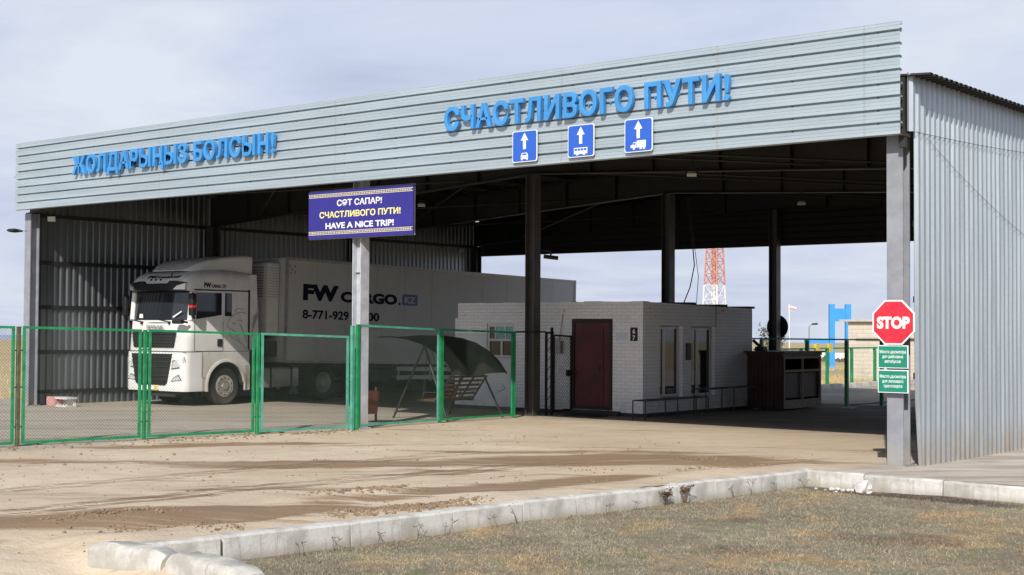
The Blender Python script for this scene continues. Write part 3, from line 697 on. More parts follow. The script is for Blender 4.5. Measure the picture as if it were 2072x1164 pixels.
# lane signs
def lane_sign(x, kind, label):
    t = thing('lane_sign', (x, -.5, 5.26), label, 'road sign', 'blue lane signs on the fascia'); w = .295; h = .59
    def rr(hw, z0, z1, r=.04):
        P = []
        for cx_, cz_, a0 in ((hw - r, z0 + r, -90), (hw - r, z1 - r, 0), (-hw + r, z1 - r, 90), (-hw + r, z0 + r, 180)):
            for a in range(0, 91, 30): P.append((cx_ + r * math.cos(R(a0 + a)), cz_ + r * math.sin(R(a0 + a))))
        return P
    pr = lambda P, y0, y1: MB().prism([(x + a, b) for a, b in P], lambda u, v: (u, y1, v), lambda u, v: (u, y0, v))
    pr(rr(w, 5.26, 5.85), -.535, -.515).build('rim', 'white', t)
    pr(rr(w - .014, 5.274, 5.836), -.538, -.5352).build('plate', 'road_blue', t)
    mb = MB(); mb.box(x - .2, x + .2, -.514, -.45, 5.40, 5.43); mb.box(x - .2, x + .2, -.514, -.45, 5.68, 5.71); mb.build('bracket', 'alu', t)
    a = MB(); P = [(-.034, 5.50), (.034, 5.50), (.034, 5.665), (.088, 5.665), (0, 5.81), (-.088, 5.665), (-.034, 5.665)]
    a.prism([(x + u, v) for u, v in P], lambda u, v: (u, -.539, v), lambda u, v: (u, -.5425, v)); a.build('arrow', 'white', t)
    s = MB(); y0, y1 = -.539, -.5425
    bx = lambda a0, a1, b0, b1, yy=y1: s.box(x + a0, x + a1, yy, -.5385, b0, b1)
    k = MB(); kb = lambda a0, a1, b0, b1: k.box(x + a0, x + a1, -.545, -.5426, b0, b1)
    if kind == 'car':
        s.prism([(x + u, v) for u, v in [(-.085, 5.315), (.085, 5.315), (.085, 5.375), (.062, 5.43), (-.062, 5.43), (-.085, 5.375)]], lambda u, v: (u, y0, v), lambda u, v: (u, y1, v))
        bx(-.08, -.045, 5.295, 5.314); bx(.045, .08, 5.295, 5.314); kb(-.05, .05, 5.385, 5.415); kb(-.07, -.045, 5.34, 5.36); kb(.045, .07, 5.34, 5.36)
    elif kind == 'bus':
        bx(-.15, .15, 5.315, 5.43); bx(-.10, -.05, 5.295, 5.314); bx(.05, .10, 5.295, 5.314)
        for q in range(4): kb(-.135 + q * .07, -.08 + q * .07, 5.375, 5.415)
    else:
        bx(-.03, .16, 5.335, 5.46); bx(-.16, -.04, 5.335, 5.385); s.prism([(x + u, v) for u, v in [(-.125, 5.386), (-.04, 5.386), (-.04, 5.435), (-.10, 5.435)]], lambda u, v: (u, y0, v), lambda u, v: (u, y1, v))
        for q in (-.115, .03, .10): bx(q, q + .045, 5.305, 5.334)
        kb(-.105, -.055, 5.39, 5.42)
    s.build('pictogram', 'white', t); k.build('pictogram_detail', 'road_blue', t)
lane_sign(17.19, 'car', 'blue sign with white arrow over a car')
lane_sign(18.50, 'bus', 'blue sign with white arrow over a bus')
lane_sign(19.76, 'lorry', 'blue sign with white arrow over a lorry')
# banner
t = thing('greeting_banner', (12.54, -.25, 4.03), 'violet blue trilingual greeting board on the middle column', 'sign')
mb = MB(); mb.cbox(10.99, 14.09, -.27, -.235, 4.03, 5.06, .006); mb.build('board', 'banner', t)
mb = MB(); mb.box(10.985, 14.095, -.234, -.20, 4.02, 4.06); mb.box(10.985, 14.095, -.234, -.20, 5.03, 5.07); mb.box(11.0, 11.04, -.234, -.20, 4.061, 5.029); mb.box(14.04, 14.08, -.234, -.20, 4.061, 5.029); mb.build('frame', 'alu', t)
mb = MB()
for z in (4.115, 4.915):
    mb.box(11.0, 14.08, -.2725, -.2705, z, z + .012); mb.box(11.0, 14.08, -.2725, -.2705, z + .062, z + .074)
    for i in range(62): 
        xx = 11.025 + i * .0492; mb.add([(xx - .02, -.2722, z + .037), (xx, -.2722, z + .016), (xx + .02, -.2722, z + .037), (xx, -.2722, z + .058)], [(0, 1, 2, 3)])
mb.build('ornament', 'banner_trim', t)
mb = MB(); lettering(mb, 'СӘТ САПАР!', 12.54, 4.71, .135, .004, face_front(-.2712), 1.33, .022, True); mb.build('lettering', 'white', t)
mb = MB(); lettering(mb, 'HAVE A NICE TRIP!', 12.54, 4.235, .135, .004, face_front(-.2712), 2.02, .026, True); mb.build('lettering', 'white', t)
mb = MB(); lettering(mb, 'СЧАСТЛИВОГО ПУТИ!', 12.54, 4.47, .135, .004, face_front(-.2712), 2.4, .026, True); mb.build('cream_lettering', 'yellow_print', t)

# stop sign and the two green boards on the right column
t = thing('stop_sign', (24.39, -.24, 2.26), 'red octagonal STOP sign with white rim on the right column', 'road sign')
def octa(r, y0, y1, m):
    P = [(24.39 + r * math.cos(R(22.5 + 45 * i)), 2.265 + r * math.sin(R(22.5 + 45 * i))) for i in range(8)]
    return MB().prism(P, lambda u, v: (u, y1, v), lambda u, v: (u, y0, v)).build(m[0], m[1], t)
octa(.378, -.262, -.245, ('rim', 'white')); octa(.352, -.265, -.2622, ('plate', 'stop_red'))
mb = MB(); lettering(mb, 'STOP', 24.39, 2.165, .2, .004, face_front(-.2655), .545, .05, True); mb.build('lettering', 'white', t)
mb = MB()
for a in (-.13, .13):
    for b in (-.28, .28): mb.lathe([(.0, -.268), (.012, -.268), (.012, -.2645)], (24.39 + a, 0, 2.265 + b), 'y', 8)
mb.build('bolt', 'lamp_dark', t)
for z0, ln, lb in ((1.545, ('Место досмотра', 'для рейсовых', 'автобусов'), 'green board for buses, directly under the STOP sign'), (1.16, ('Место досмотра', 'для легкового', 'транспорта'), 'lower green board on the right column')):
    t = thing('inspection_board', (24.38, -.24, z0), lb, 'sign', 'green inspection boards')
    mb = MB(); mb.cbox(24.12, 24.625, -.245, -.223, z0, z0 + .36, .004); mb.build('rim', 'white', t)
    mb = MB(); mb.box(24.135, 24.61, -.2475, -.2452, z0 + .014, z0 + .346); mb.build('plate', 'sign_green', t)
    for i, s in enumerate(ln):
        mb = MB(); lettering(mb, s, 24.372, z0 + .235 - i * .075, .05, .003, face_front(-.2478), (.43, .35, .27 + .04 * ('транс' in s))[i], .012, True); mb.build('lettering', 'white', t)
# flood lamps
def flood(x, y, z, d, label, s=.62):
    t = thing('floodlight', (x, y, z), label, 'floodlight', 'floodlights under the canopy'); d = Vector(d).normalized(); r = d.cross(Vector((0, 0, 1))).normalized(); u = r.cross(d); c = Vector((x, y, z))
    def P(a, b, e): return tuple(c + r * a * s + u * b * s + d * e * s)
    mb = MB(); mb.hexa([P(-.11, -.08, -.05), P(.11, -.08, -.05), P(.11, .08, -.05), P(-.11, .08, -.05)], [P(-.16, -.12, .04), P(.16, -.12, .04), P(.16, .12, .04), P(-.16, .12, .04)]); mb.build('housing', 'lamp_housing', t)
    mb = MB(); mb.hexa([P(-.14, -.1, .041), P(.14, -.1, .041), P(.14, .1, .041), P(-.14, .1, .041)], [P(-.14, -.1, .046), P(.14, -.1, .046), P(.14, .1, .046), P(-.14, .1, .046)]); mb.build('lens', 'lamp_glass', t)
    mb = MB(); mb.bar(P(-.17, 0, 0), P(-.17, .0, -.2), .02); mb.bar(P(.17, 0, 0), P(.17, 0, -.2), .02); mb.bar(P(-.17, 0, -.2), P(.17, 0, -.2), .02); mb.build('bracket', 'beam', t)
flood(.25, .36, 5.0, (.75, -.6, -.5), 'pale floodlight at the top of the front left column')
flood(.25, 17.0, 4.9, (.8, -.5, -.5), 'pale floodlight at the rear end of the lane wall')
flood(7.2, 7.4, 5.52, (.3, -.4, -1), 'flat ceiling lamp under the second girder left of the middle column')
flood(17.9, 4.2, 5.40, (.2, -.3, -1), 'flat ceiling lamp near the front between middle and right columns')
flood(17.3, 10.2, 5.25, (.2, -.3, -1), 'flat ceiling lamp deep under the right half of the roof')
# hanging rods for the ceiling lamps belong to the canopy
mb = MB()
for x, y, z in ((7.2, 7.4, 5.72), (17.9, 4.2, 5.6), (17.3, 10.2, 5.45)): mb.bar((x, y, z), (x, y, zr(x) - .01), .03)
mb.build('hanger', 'beam', can)
t = thing('security_camera', (12.5, 6.3, 3.9), 'small dark security camera on an arm of the inner ridge column', 'camera')
mb = MB(); mb.bar((12.36, 6.2, 4.05), (12.55, 6.3, 4.02), .03); mb.bar((12.55, 6.3, 4.02), (12.55, 6.3, 3.93), .03); mb.build('arm', 'black', t)
mb = MB(); mb.tube([(12.42, 6.18, 3.9), (12.68, 6.42, 3.86)], .05, 8); mb.build('camera_body', 'black', t)
# round traffic sign seen from the back, on the rear ridge column
t = thing('round_sign', (12.13, 18.45, 2.22), 'round road sign seen from behind on the rear column', 'road sign')
MB().lathe([(0, .012), (.37, .012), (.375, 0), (.37, -.012), (0, -.012)], (12.13, 18.46, 2.22), 'y', 36).build('plate', 'sign_back', t)
MB().box(11.9, 12.36, 18.40, 18.445, 2.1, 2.14).build('clamp', 'black', t)
# cables
mb = MB()
def sag(a, b, s, n=14): return [Vector(a).lerp(Vector(b), i / n) - Vector((0, 0, s * 4 * (i / n) * (1 - i / n))) for i in range(n + 1)]
mb.tube(sag((24.70, -.1, 5.25), (24.70, 7.5, 5.56), .05), .004, 4); tag(mb.build('wall_cable', 'cable', base=(24.7, 0, 5.3)), 'thin cable running level along the right corrugated wall', 'cable')
mb = MB(); mb.tube(sag((24.705, .3, 5.2), (24.705, 5.5, 3.7), .1), .004, 4); tag(mb.build('wall_cable', 'cable', base=(24.7, .3, 5.2)), 'thin cable sloping down across the right corrugated wall', 'cable')
mb = MB(); mb.tube([(12.75, 12.2, 5.75), (12.80, 12.4, 4.5), (12.8, 12.5, 3.9), (12.66, 12.5, 3.3), (12.4, 12.5, 2.75)], .016, 5); tag(mb.build('hanging_cable', 'cable', base=(12.8, 12.4, 4)), 'black cable sagging from the roof to the hut, thicker of two', 'cable')
mb = MB(); mb.tube([(12.79, 12.25, 5.75), (12.84, 12.45, 4.4), (12.9, 12.55, 3.6), (12.86, 12.5, 2.75)], .009, 5); tag(mb.build('hanging_cable', 'cable', base=(12.9, 12.4, 4)), 'thin cable hanging nearly straight beside the thicker sagging one', 'cable')
# ------------------------------------------------------------------ guard hut
hut = thing('guard_hut', (11.5, 10, 0), 'small white painted block hut with dark red door under the canopy', 'hut')
HX0, HX1, HY0, HY1 = 8.50, 14.55, 7.36, 12.63
def wall_open(axis, pos, thick, a0, a1, z0, ztop, opens):
    """wall with rectangular openings (a0, a1, z0, z1); ztop(a) gives its top"""
    mb = MB(); cuts = sorted({a0, a1, *[o[0] for o in opens], *[o[1] for o in opens]})
    def seg(u0, u1, b, t0, t1):
        if axis == 'y': mb.hexa([(u0, pos, b), (u1, pos, b), (u1, pos + thick, b), (u0, pos + thick, b)], [(u0, pos, t0), (u1, pos, t1), (u1, pos + thick, t1), (u0, pos + thick, t0)])
        else: mb.hexa([(pos, u0, b), (pos, u1, b), (pos + thick, u1, b), (pos + thick, u0, b)], [(pos, u0, t0), (pos, u1, t1), (pos + thick, u1, t1), (pos + thick, u0, t0)])
    for u0, u1 in zip(cuts, cuts[1:]):
        zs = sorted([o for o in opens if o[0] <= u0 and o[1] >= u1], key=lambda o: o[2]); b = z0
        for o in zs:
            if o[2] > b: seg(u0, u1, b, o[2], o[2])
            b = o[3]
        seg(u0, u1, b, ztop(u0), ztop(u1))
    return mb
front = wall_open('y', HY0, .28, HX0, HX1, .09, lambda u: 2.40, [(9.61, 10.56, 1.36, 2.25), (12.41, 13.66, .13, 2.38)])
front.box(HX0 + .09, HX1, HY0 + .003, HY0 + .28, 2.40, 2.75)
i0 = 0
rnd = random.Random(4)
x = HX0 + .09
while x < HX1 - .01:                                             # ragged top course
    x2 = min(HX1, x + rnd.uniform(.25, .42)); front.box(x, x2, HY0 + .003 + rnd.uniform(0, .006), HY0 + .27, 2.75, 2.75 + .045 + .02 * (x - HX0) / 6 + rnd.uniform(-.012, .012)); x = x2
front.build('wall', 'white_brick', hut)
side = wall_open('x', HX1 - .28, .28, HY0 + .281, HY1, .09, lambda u: 2.80 - .02 * (u - HY0), [(8.10, 9.14, .44, 2.22), (9.55, 10.70, .42, 2.20)])
side.build('wall', 'white_brick', hut)
bk = MB(); bk.box(HX0 + .28, HX1 - .281, HY1 - .25, HY1, .09, 2.6); bk.box(HX0 + .0, HX0 + .279, HY0 + .281, HY1, .09, 2.6); bk.build('wall', 'white_brick', hut)
mb = MB(); mb.hexa([(HX0 + .281, HY0 + .281, 2.56), (HX1 - .281, HY0 + .281, 2.56), (HX1 - .281, HY1 - .251, 2.5), (HX0 + .281, HY1 - .251, 2.5)], [(HX0 + .281, HY0 + .281, 2.63), (HX1 - .281, HY0 + .281, 2.63), (HX1 - .281, HY1 - .251, 2.57), (HX0 + .281, HY1 - .251, 2.57)])
for q in range(9):
    yy = HY0 + 1.1 + q * .5; mb.cbox(HX1 - .30, HX1 - .02 + .04 * (q % 2), yy, yy + .35, 2.802 - .02 * (yy - HY0), 2.825 - .02 * (yy - HY0) + .018 * (q % 3), .006)
mb.build('roof', 'plinth', hut)
mb = MB(); mb.box(HX0 - .03, 12.2, HY0 - .03, HY0 + .25, -.05, .088); mb.box(13.9, HX1 + .03, HY0 - .03, HY0 + .25, -.05, .088); mb.box(12.2, 13.9, HY0 - .10, HY0 + .25, -.05, .12); mb.box(HX1 - .25, HX1 + .03, HY0 + .251, HY1 + .03, -.05, .088); mb.build('plinth', 'plinth', hut)
df = MB(); df.box(12.42, 12.50, HY0 - .02, HY0 + .12, .13, 2.37); df.box(13.57, 13.65, HY0 - .02, HY0 + .12, .13, 2.37); df.box(12.501, 13.569, HY0 - .02, HY0 + .12, 2.29, 2.37); df.box(12.501, 13.569, HY0 - .015, HY0 + .12, .13, .2); dfo = df.build('door_frame', 'door_frame', hut)
dd = MB(); dd.box(12.505, 13.565, HY0 + .005, HY0 + .06, .205, 2.285); dd.box(12.56, 13.38, HY0 - .008, HY0 + .004, .26, 2.16); dr = dd.build('door', 'door', hut)
hb = MB(); hb.box(13.24, 13.30, HY0 - .016, HY0 - .009, 1.05, 1.25); hb.bar((13.27, HY0 - .03, 1.16), (13.15, HY0 - .05, 1.16), .02); hb.bar((13.27, HY0 - .015, 1.16), (13.27, HY0 - .045, 1.16), .02); hb.build('handle', 'black', dr)
# front window: a wide transom over two sashes
wf = MB(); y0, y1 = HY0 + .03, HY0 + .09
X0, X1, Z0, Z1 = 9.62, 10.55, 1.37, 2.24
for a, b, c, d_ in ((X0, X0 + .06, Z0, Z1), (X1 - .06, X1, Z0, Z1), (X0 + .061, X1 - .061, Z0, Z0 + .06), (X0 + .061, X1 - .061, Z1 - .06, Z1), (X0 + .061, X1 - .061, 1.80, 1.86), (10.06, 10.12, Z0 + .061, 1.799), (9.86, 9.90, 1.861, Z1 - .061), (10.2, 10.24, 1.861, Z1 - .061)): wf.box(a, b, y0, y1, c, d_)
wf.box(X0 - .04, X1 + .04, HY0 - .04, HY0 + .02, Z0 - .045, Z0 - .005)
wo = wf.build('window_frame', 'pvc', hut); pn = MB(); pn.box(X0 + .05, X1 - .05, HY0 + .06, HY0 + .066, Z0 + .05, Z1 - .05); pn.build('pane', 'glass', wo)
cu = MB(); cu.box(9.905, 10.49, HY0 + .052, HY0 + .0595, 1.862, Z1 - .061); cu.build('blind', paint('teal film', (.20, .42, .46), .3, .1), wo)
# the two tall side windows
for (a, b, zl, zh, ms) in ((8.12, 9.12, .46, 2.20, .28), (9.57, 10.68, .44, 2.18, .34)):
    f = MB(); xa, xb = HX1 - .16, HX1 - .10; sp = a + (b - a) * ms
    for u0, u1, c, d_ in ((a, a + .06, zl, zh), (b - .06, b, zl, zh), (a + .061, b - .061, zl, zl + .06), (a + .061, b - .061, zh - .06, zh), (sp, sp + .09, zl + .061, zh - .061)): f.box(xa, xb, u0, u1, c, d_)
    f.box(HX1 - .09, HX1 + .04, a - .03, b + .03, zl - .05, zl - .012)
    fo = f.build('window_frame', 'pvc', hut); q = MB(); q.box(xa + .025, xa + .031, a + .05, b - .05, zl + .05, zh - .05); q.build('pane', 'glass', fo)
    cu = MB(); rows = []
    for z in (zl + .07, zh - .07): rows.append([(xa - .05 + .025 * math.sin(y * 40), y, z) for y in np.linspace(a + .08, b - .08, 40)])
    cu.grid(rows); cu.build('curtain', paint('grey net curtain', (.30, .30, .28), .9, .2), fo)
mb = MB(); mb.cbox(HX1 + .003, HX1 + .05, 9.28, 9.48, 1.36, 1.78, .006); mb.build('notice_box', 'black', hut)
t = MB(); t.box(14.19, 14.40, HY0 - .012, HY0 - .002, 1.84, 2.17); np_ = t.build('number_plate', 'black', hut)
t = MB(); lettering(t, '6', 14.295, 2.02, .12, .003, face_front(HY0 - .0125), None, .02, True); lettering(t, '7', 14.295, 1.865, .12, .003, face_front(HY0 - .0125), None, .02, True); t.build('numerals', 'white', np_)
t = MB(); t.box(13.76, 14.10, HY0 - .006, HY0 - .001, 1.86, 2.05); t.build('notice', 'pale_blue', hut)
t = MB(); t.cbox(11.80, 12.14, HY0 - .12, HY0 - .002, 1.5, 1.82, .01); eb = t.build('electric_box', 'alu', hut)
t = MB(); t.tube([(12.02, HY0 - .03, 1.82), (12.08, HY0 - .03, 2.1), (12.14, HY0 - .02, 2.5)], .012, 5); t.tube([(11.9, HY0 - .05, 1.5), (11.88, HY0 - .05, 1.25)], .012, 5); t.build('conduit', 'alu', eb)
t = MB(); t.tube([(HX1 + .015, 10.72, 2.18), (HX1 + .015, 10.74, 2.74)], .014, 5); t.build('conduit', 'alu', hut)
t = MB(); t.cbox(12.75, 13.75, 6.55, 7.12, .01, .035, .005); tag(t.build('door_mat', 'black', base=(13.2, 6.8, 0)), 'dark doormat lying before the red hut door', 'mat')
# steel frames without boards beside the hut
def frame_table(y0, y1, x0, x1, h, nl, label):
    t = thing('steel_frame', (x0, y0, 0), label, 'frame', 'bare steel frames beside the hut'); mb = MB(); r = .028
    for xx in (x0, x1): mb.bar((xx, y0, h), (xx, y1, h), r)
    for yy in np.linspace(y0, y1, nl): mb.bar((x0, yy, h), (x1, yy, h), r * .8)
    mb.build('top_rail', 'girt', t)
    for yy in np.linspace(y0, y1, nl):
        for xx in (x0, x1): MB().bar((xx, yy, -.02), (xx, yy, h - .013), r * .85, up=(1, 0, 0)).build('leg', 'girt', t)
frame_table(6.5, 9.3, 14.85, 15.2, .45, 3, 'lower bare steel bench frame in front of the hut windows')
frame_table(9.2, 11.9, 14.85, 15.2, .64, 3, 'taller bare steel bench frame toward the rear corner of the hut')
# dark lattice kiosk behind the hut
t = thing('storage_kiosk', (15.2, 13.3, 0), 'dark brown storage kiosk with pale wooden lattice behind the hut', 'kiosk')
mb = MB(); rows = []
pr = trapezoid(14.62, 15.70, .12, .02, .5, .12)
mb.grid([[(x, 12.25 - d, z) for x, d in pr] for z in (.04, 1.44)]); mb.build('side_sheet', 'shed', t)
mb = MB(); mb.box(14.62, 15.66, 14.38, 14.41, .04, 1.44); mb.box(14.62, 14.65, 12.26, 14.37, .04, 1.44); mb.box(14.66, 15.64, 12.26, 14.37, .04, .07); mb.box(15.60, 15.63, 12.28, 14.36, .32, .98); mb.build('body', 'shed', t)
mb = MB(); mb.box(14.55, 15.78, 12.16, 14.48, 1.52, 1.56); mb.box(14.6, 15.70, 12.22, 14.44, 1.44, 1.519); mb.build('roof', 'shed', t)
mb = MB(); xx0, xx1 = 15.66, 15.71
for y in (12.30, 13.32, 14.34): mb.box(xx0, xx1, y - .025, y + .025, .28, 1.36)
mb.box(xx0 - .004, xx1 + .004, 12.27, 14.37, 1.361, 1.43); mb.box(xx0 - .004, xx1 + .004, 12.27, 14.37, .05, .279)
mb.box(xx0, xx1, 12.326, 13.294, 1.01, 1.075); mb.box(xx0, xx1, 13.346, 14.314, 1.01, 1.075); mb.build('lattice', 'wood', t)
t = MB(); t.cbox(14.7, 14.95, 12.5, 12.75, 1.562, 1.68, .01); t.bar((14.8, 12.6, 1.68), (14.68, 12.45, 1.85), .09, .06); tag(t.build('old_spotlight', 'black', base=(14.8, 12.6, 1.56)), 'black old spotlight lying on the kiosk roof', 'spotlight')
# concrete block at the left column
t = thing('concrete_trough', (-.5, 1.05, 0), 'pale pink concrete trough block beside the front left column', 'block')
mb = MB(); P = [(0, 0), (0, .26), (.5, .26), (.5, .22), (.06, .22), (.06, .04), (.5, .04), (.5, 0)]
a = Vector((.28, .25, 0)); dr = Vector((.75, .66, 0)); nr = Vector((.66, -.75, 0))
mb = MB(); mb.cbox(.22, .62, .30, .62, 0, .25, .012); mb.build('end_block', 'pink', t)
mb = MB(); mb.box(.621, 1.15, .30, .62, .0, .03); mb.box(.621, 1.15, .30, .62, .2, .25); mb.box(.621, 1.1, .56, .62, .031, .199)
for q in range(4): mb.tube([(.66 + q * .13, .34, .031), (.68 + q * .13, .34, .09), (.74 + q * .13, .34, .031)], .015, 5)
mb.build('hollow_block', 'rubble', t)

# ------------------------------------------------------------------ fences
def chain(mb, A, B, z0, z1, pitch=.06, r=.0021):
    A = Vector((*A, 0)); B = Vector((*B, 0)); d = B - A; L = d.length; d.normalize(); h = z1 - z0; nrm = Vector((-d.y, d.x, 0))
    for sg in (1, -1):
        o = -h
        while o < L:
            u0, u1 = max(0, o), min(L, o + h)
            if u1 - u0 > .03:
                za, zb = u0 - o, u1 - o
                if sg < 0: za, zb = h - za, h - zb
                off = nrm * .0022 * sg
                mb.tube([A + d * u0 + off + Vector((0, 0, z0 + za)), A + d * u1 + off + Vector((0, 0, z0 + zb))], r, 3, False)
            o += pitch
def panel(root, A, B, zb, ztA, ztB, mat, wire='wire', w=.045, **kw):
    A3 = Vector((*A, 0)); B3 = Vector((*B, 0)); mb = MB(); up = (B3 - A3).normalized(); z = lambda h: Vector((0, 0, h))
    mb.bar(A3 + z(zb), A3 + z(ztA), w, up=up); mb.bar(B3 + z(zb), B3 + z(ztB), w, up=up)
    d = up * (w / 2 + .001); mb.bar(A3 + d + z(ztA - w / 2), B3 - d + z(ztB - w / 2), w); mb.bar(A3 + d + z(zb + w / 2), B3 - d + z(zb + w / 2), w)
    o = mb.build('panel_frame', mat, root); c = MB(); chain(c, A3[:2], B3[:2], zb + w, min(ztA, ztB) - w, **kw); c.build('wire_mesh', wire, o); return o
def post(root, P, zt, mat, w=.06, cap=True):
    mb = MB(); mb.bar((*P, -.1), (*P, zt), w, up=(1, 0, 0)); 
    if cap: mb.box(P[0] - w * .6, P[0] + w * .6, P[1] - w * .6, P[1] + w * .6, zt, zt + .012)
    for q in (.35, 1.05, 1.7): mb.tube([(P[0] - .03, P[1] - .10, q), (P[0] - .03, P[1] + .10, q)], .012, 5)
    return mb.build('post', mat, root)
F = [(10.95, -9.9), (11.2, -7.32), (11.6, -4.93), (12.0, -2.52), (12.40, -.36)]
tops = [2.17, 2.13, 2.08, 2.02, 1.96]
fl = thing('chain_link_fence', (11.6, -5, 0), 'green framed chain link fence running out of the canopy toward the left', 'fence')
for i in range(4):
    a, b = Vector(F[i]), Vector(F[i + 1]); d = (b - a).normalized() * .10
    panel(fl, a + d, b - d * (.6 if i == 3 else 1), .05 if i != 3 else .04, tops[i], tops[i + 1], ['fence', 'fence', 'fence', 'fence_pale'][i])
for i, m in ((1, 'fence_rust'), (2, 'fence'), (3, 'fence')): post(fl, F[i], tops[i] - .02, m)
fm = thing('chain_link_fence', (12.05, 2.8, 0), 'green chain link fence between the two ridge columns, before the swing', 'fence')
G = [(12.44, -.2), (12.43, 2.42), (12.42, 5.05)]; gt = [2.2, 2.12, 2.06]
for i in range(2):
    a, b = Vector(G[i]), Vector(G[i + 1]); d = (b - a).normalized() * .07
    panel(fm, a + d, b - d, .06, gt[i], gt[i + 1], 'fence_pale' if i == 0 else 'fence')
post(fm, (12.42, -.31), 2.16, 'fence_pale', .07); post(fm, (12.46, -.2), 2.19, 'fence', .06); post(fm, G[1], 2.1, 'fence', .06); post(fm, (12.42, 5.06), 2.05, 'fence', .05)
mb = MB(); mb.bar((12.42, 5.09, 2.05), (12.42, 6.26, 2.05), .04); mb.build('top_rail', 'dark_wire', fm)
# black wicket between the ridge column and the hut
t = thing('wicket_gate', (12.42, 6.9, 0), 'black wire mesh wicket between the inner column and the red door', 'gate')
o = panel(t, (12.42, 6.60), (12.42, 7.32), .08, 1.99, 1.96, 'dark_wire', 'dark_wire', .045, pitch=.10, r=.0042)
mb = MB(); mb.box(12.39, 12.45, 7.14, 7.29, .95, 1.1); mb.build('lock_box', 'black', o)
mb = MB(); mb.bar((12.42, 6.30, 0), (12.42, 6.30, 2.05), .05, up=(1, 0, 0)); mb.bar((12.42, 6.52, 0), (12.42, 6.52, 2.16), .05, up=(1, 0, 0)); mb.bar((12.42, 6.30, 2.03), (12.42, 6.58, 2.03), .05)
for q in range(8): mb.bar((12.42, 6.30, .1 + q * .24), (12.42, 6.52, .1 + (q + .8) * .24), .01)
mb.build('hinge_post', 'dark_wire', t)
# rear fence
t = thing('rear_fence', (15, 14.8, 0), 'dark green fence behind the storage kiosk with a pale top rail', 'fence')
rp = [(9.2, 14.8), (11.4, 14.8), (13.62, 14.8), (15.06, 14.8), (16.28, 14.75), (16.34, 16.85), (16.4, 19.2)]
for p_ in rp: MB().bar((*p_, -.05), (*p_, 1.85), .09, up=(1, 0, 0)).build('post', 'fence', t)
mb = MB()
for a, b in zip(rp, rp[1:]):
    a, b = Vector((*a, 1.875)), Vector((*b, 1.875)); mb.bar(a, b, .04)
mb.build('top_rail', 'fence_pale', t)
mb = MB(); mb.bar((*rp[4], .08), (*rp[5], .08), .04); mb.bar((*rp[5], .08), (*rp[6], .08), .04); mb.build('bottom_rail', 'dark_wire', t)
mb = MB(); mb.box(16.2, 16.5, 14.5, 14.9, 0, .04); tag(mb.build('concrete_pad', 'rubble', base=(16.3, 14.7, 0)), 'small pale concrete pad at the foot of the rear fence', 'pad')

# ------------------------------------------------------------------ garden swing and bin
t = thing('garden_swing', (11.2, 4.2, 0), 'garden swing with curved dark canopy and slatted wooden seat behind the fence', 'swing')
arc = [(9.75, 1.93), (10.25, 1.93), (10.75, 1.88), (11.2, 1.78), (11.6, 1.60), (11.95, 1.36), (12.2, 1.07)]
rows = [[(x + .0, y, z + .02 * math.sin(y * 3)) for x, z in arc] for y in np.linspace(3.15, 5.05, 14)]
mb = MB(); mb.grid(rows); mb.grid([[(x, y, z - .012) for x, y, z in r] for r in rows]); 
mb.build('canopy', 'swing_cover', t, smooth=30)
mb = MB()
for y in (3.15, 4.1, 5.05): mb.tube([(x, y, z - .025) for x, z in arc], .016, 6)
mb.build('canopy_rib', 'girt', t)
for y, yo in ((3.28, 3.1), (4.92, 5.1)):
    top = (11.15, y, 1.72)
    for xx in (10.32, 12.05):
        m2 = MB(); m2.tube([(xx, yo, -.02), top], .025, 7); m2.build('leg', 'girt', t)
mb = MB(); mb.tube([(11.15, 3.2, 1.72), (11.15, 5.0, 1.72)], .025, 7); mb.build('crossbar', 'girt', t)
st = MB()
for q in range(5): st.cbox(10.75 + q * .115, 10.84 + q * .115, 3.45, 4.75, .42, .445, .004)
st.build('seat', 'slat', t)
bkr = MB()
for q in range(6):
    k = q / 5; x = 11.36 + .42 * k; z = .47 + .52 * k; bkr.bar((x, 3.45, z), (x, 4.75, z), .018, .062, up=(-.78, 0, .63))
bo = bkr.build('backrest', 'slat', t)
mb = MB()
for y in (3.45, 3.9, 4.3, 4.75): mb.bar((11.375, y, .44), (11.825, y, 1.0), .035)
mb.bar((11.38, 3.45, .425), (11.38, 4.75, .425), .03); mb.bar((10.74, 3.45, .405), (10.74, 4.75, .405), .03)
for y in (3.45, 4.75): mb.bar((10.72, y, .405), (11.4, y, .405), .03)
mb.build('seat_frame', 'girt', t)
for y in (3.45, 4.75):
    mb = MB(); mb.bar((10.95, y, .42), (11.0, y, .62), .02); mb.bar((11.0, y, .62), (11.45, y, .62), .02); mb.build('armrest', 'girt', t)
    mb = MB(); mb.tube([(10.95, y, .45), (11.12, y, 1.72)], .008, 4); mb.tube([(11.6, y, .75), (11.18, y, 1.72)], .008, 4); mb.build('hanger', 'girt', t)
sc = MB()
for y in (5.12,): sc.tube([(12.0 + .16 * math.sin(a) * (a / 4), y, .78 - .05 * a + .02) for a in np.linspace(.1, 4, 14)], .01, 5)
sc.build('scroll', 'girt', t)
t = thing('litter_bin', (11.4, 1.2, 0), 'red brown tipping litter bin on a thin post behind the fence', 'bin')
mb = MB(); mb.hexa([(11.19, 1.12, .22), (11.47, 1.12, .22), (11.47, 1.4, .22), (11.19, 1.4, .22)], [(11.15, 1.08, .72), (11.51, 1.08, .72), (11.51, 1.44, .72), (11.15, 1.44, .72)]); mb.build('bucket', 'bin', t)
mb = MB(); mb.bar((11.33, 1.5, -.03), (11.33, 1.5, .8), .04, up=(1, 0, 0)); mb.bar((11.33, 1.5, .6), (11.33, 1.44, .6), .03); mb.build('post', 'bin', t)

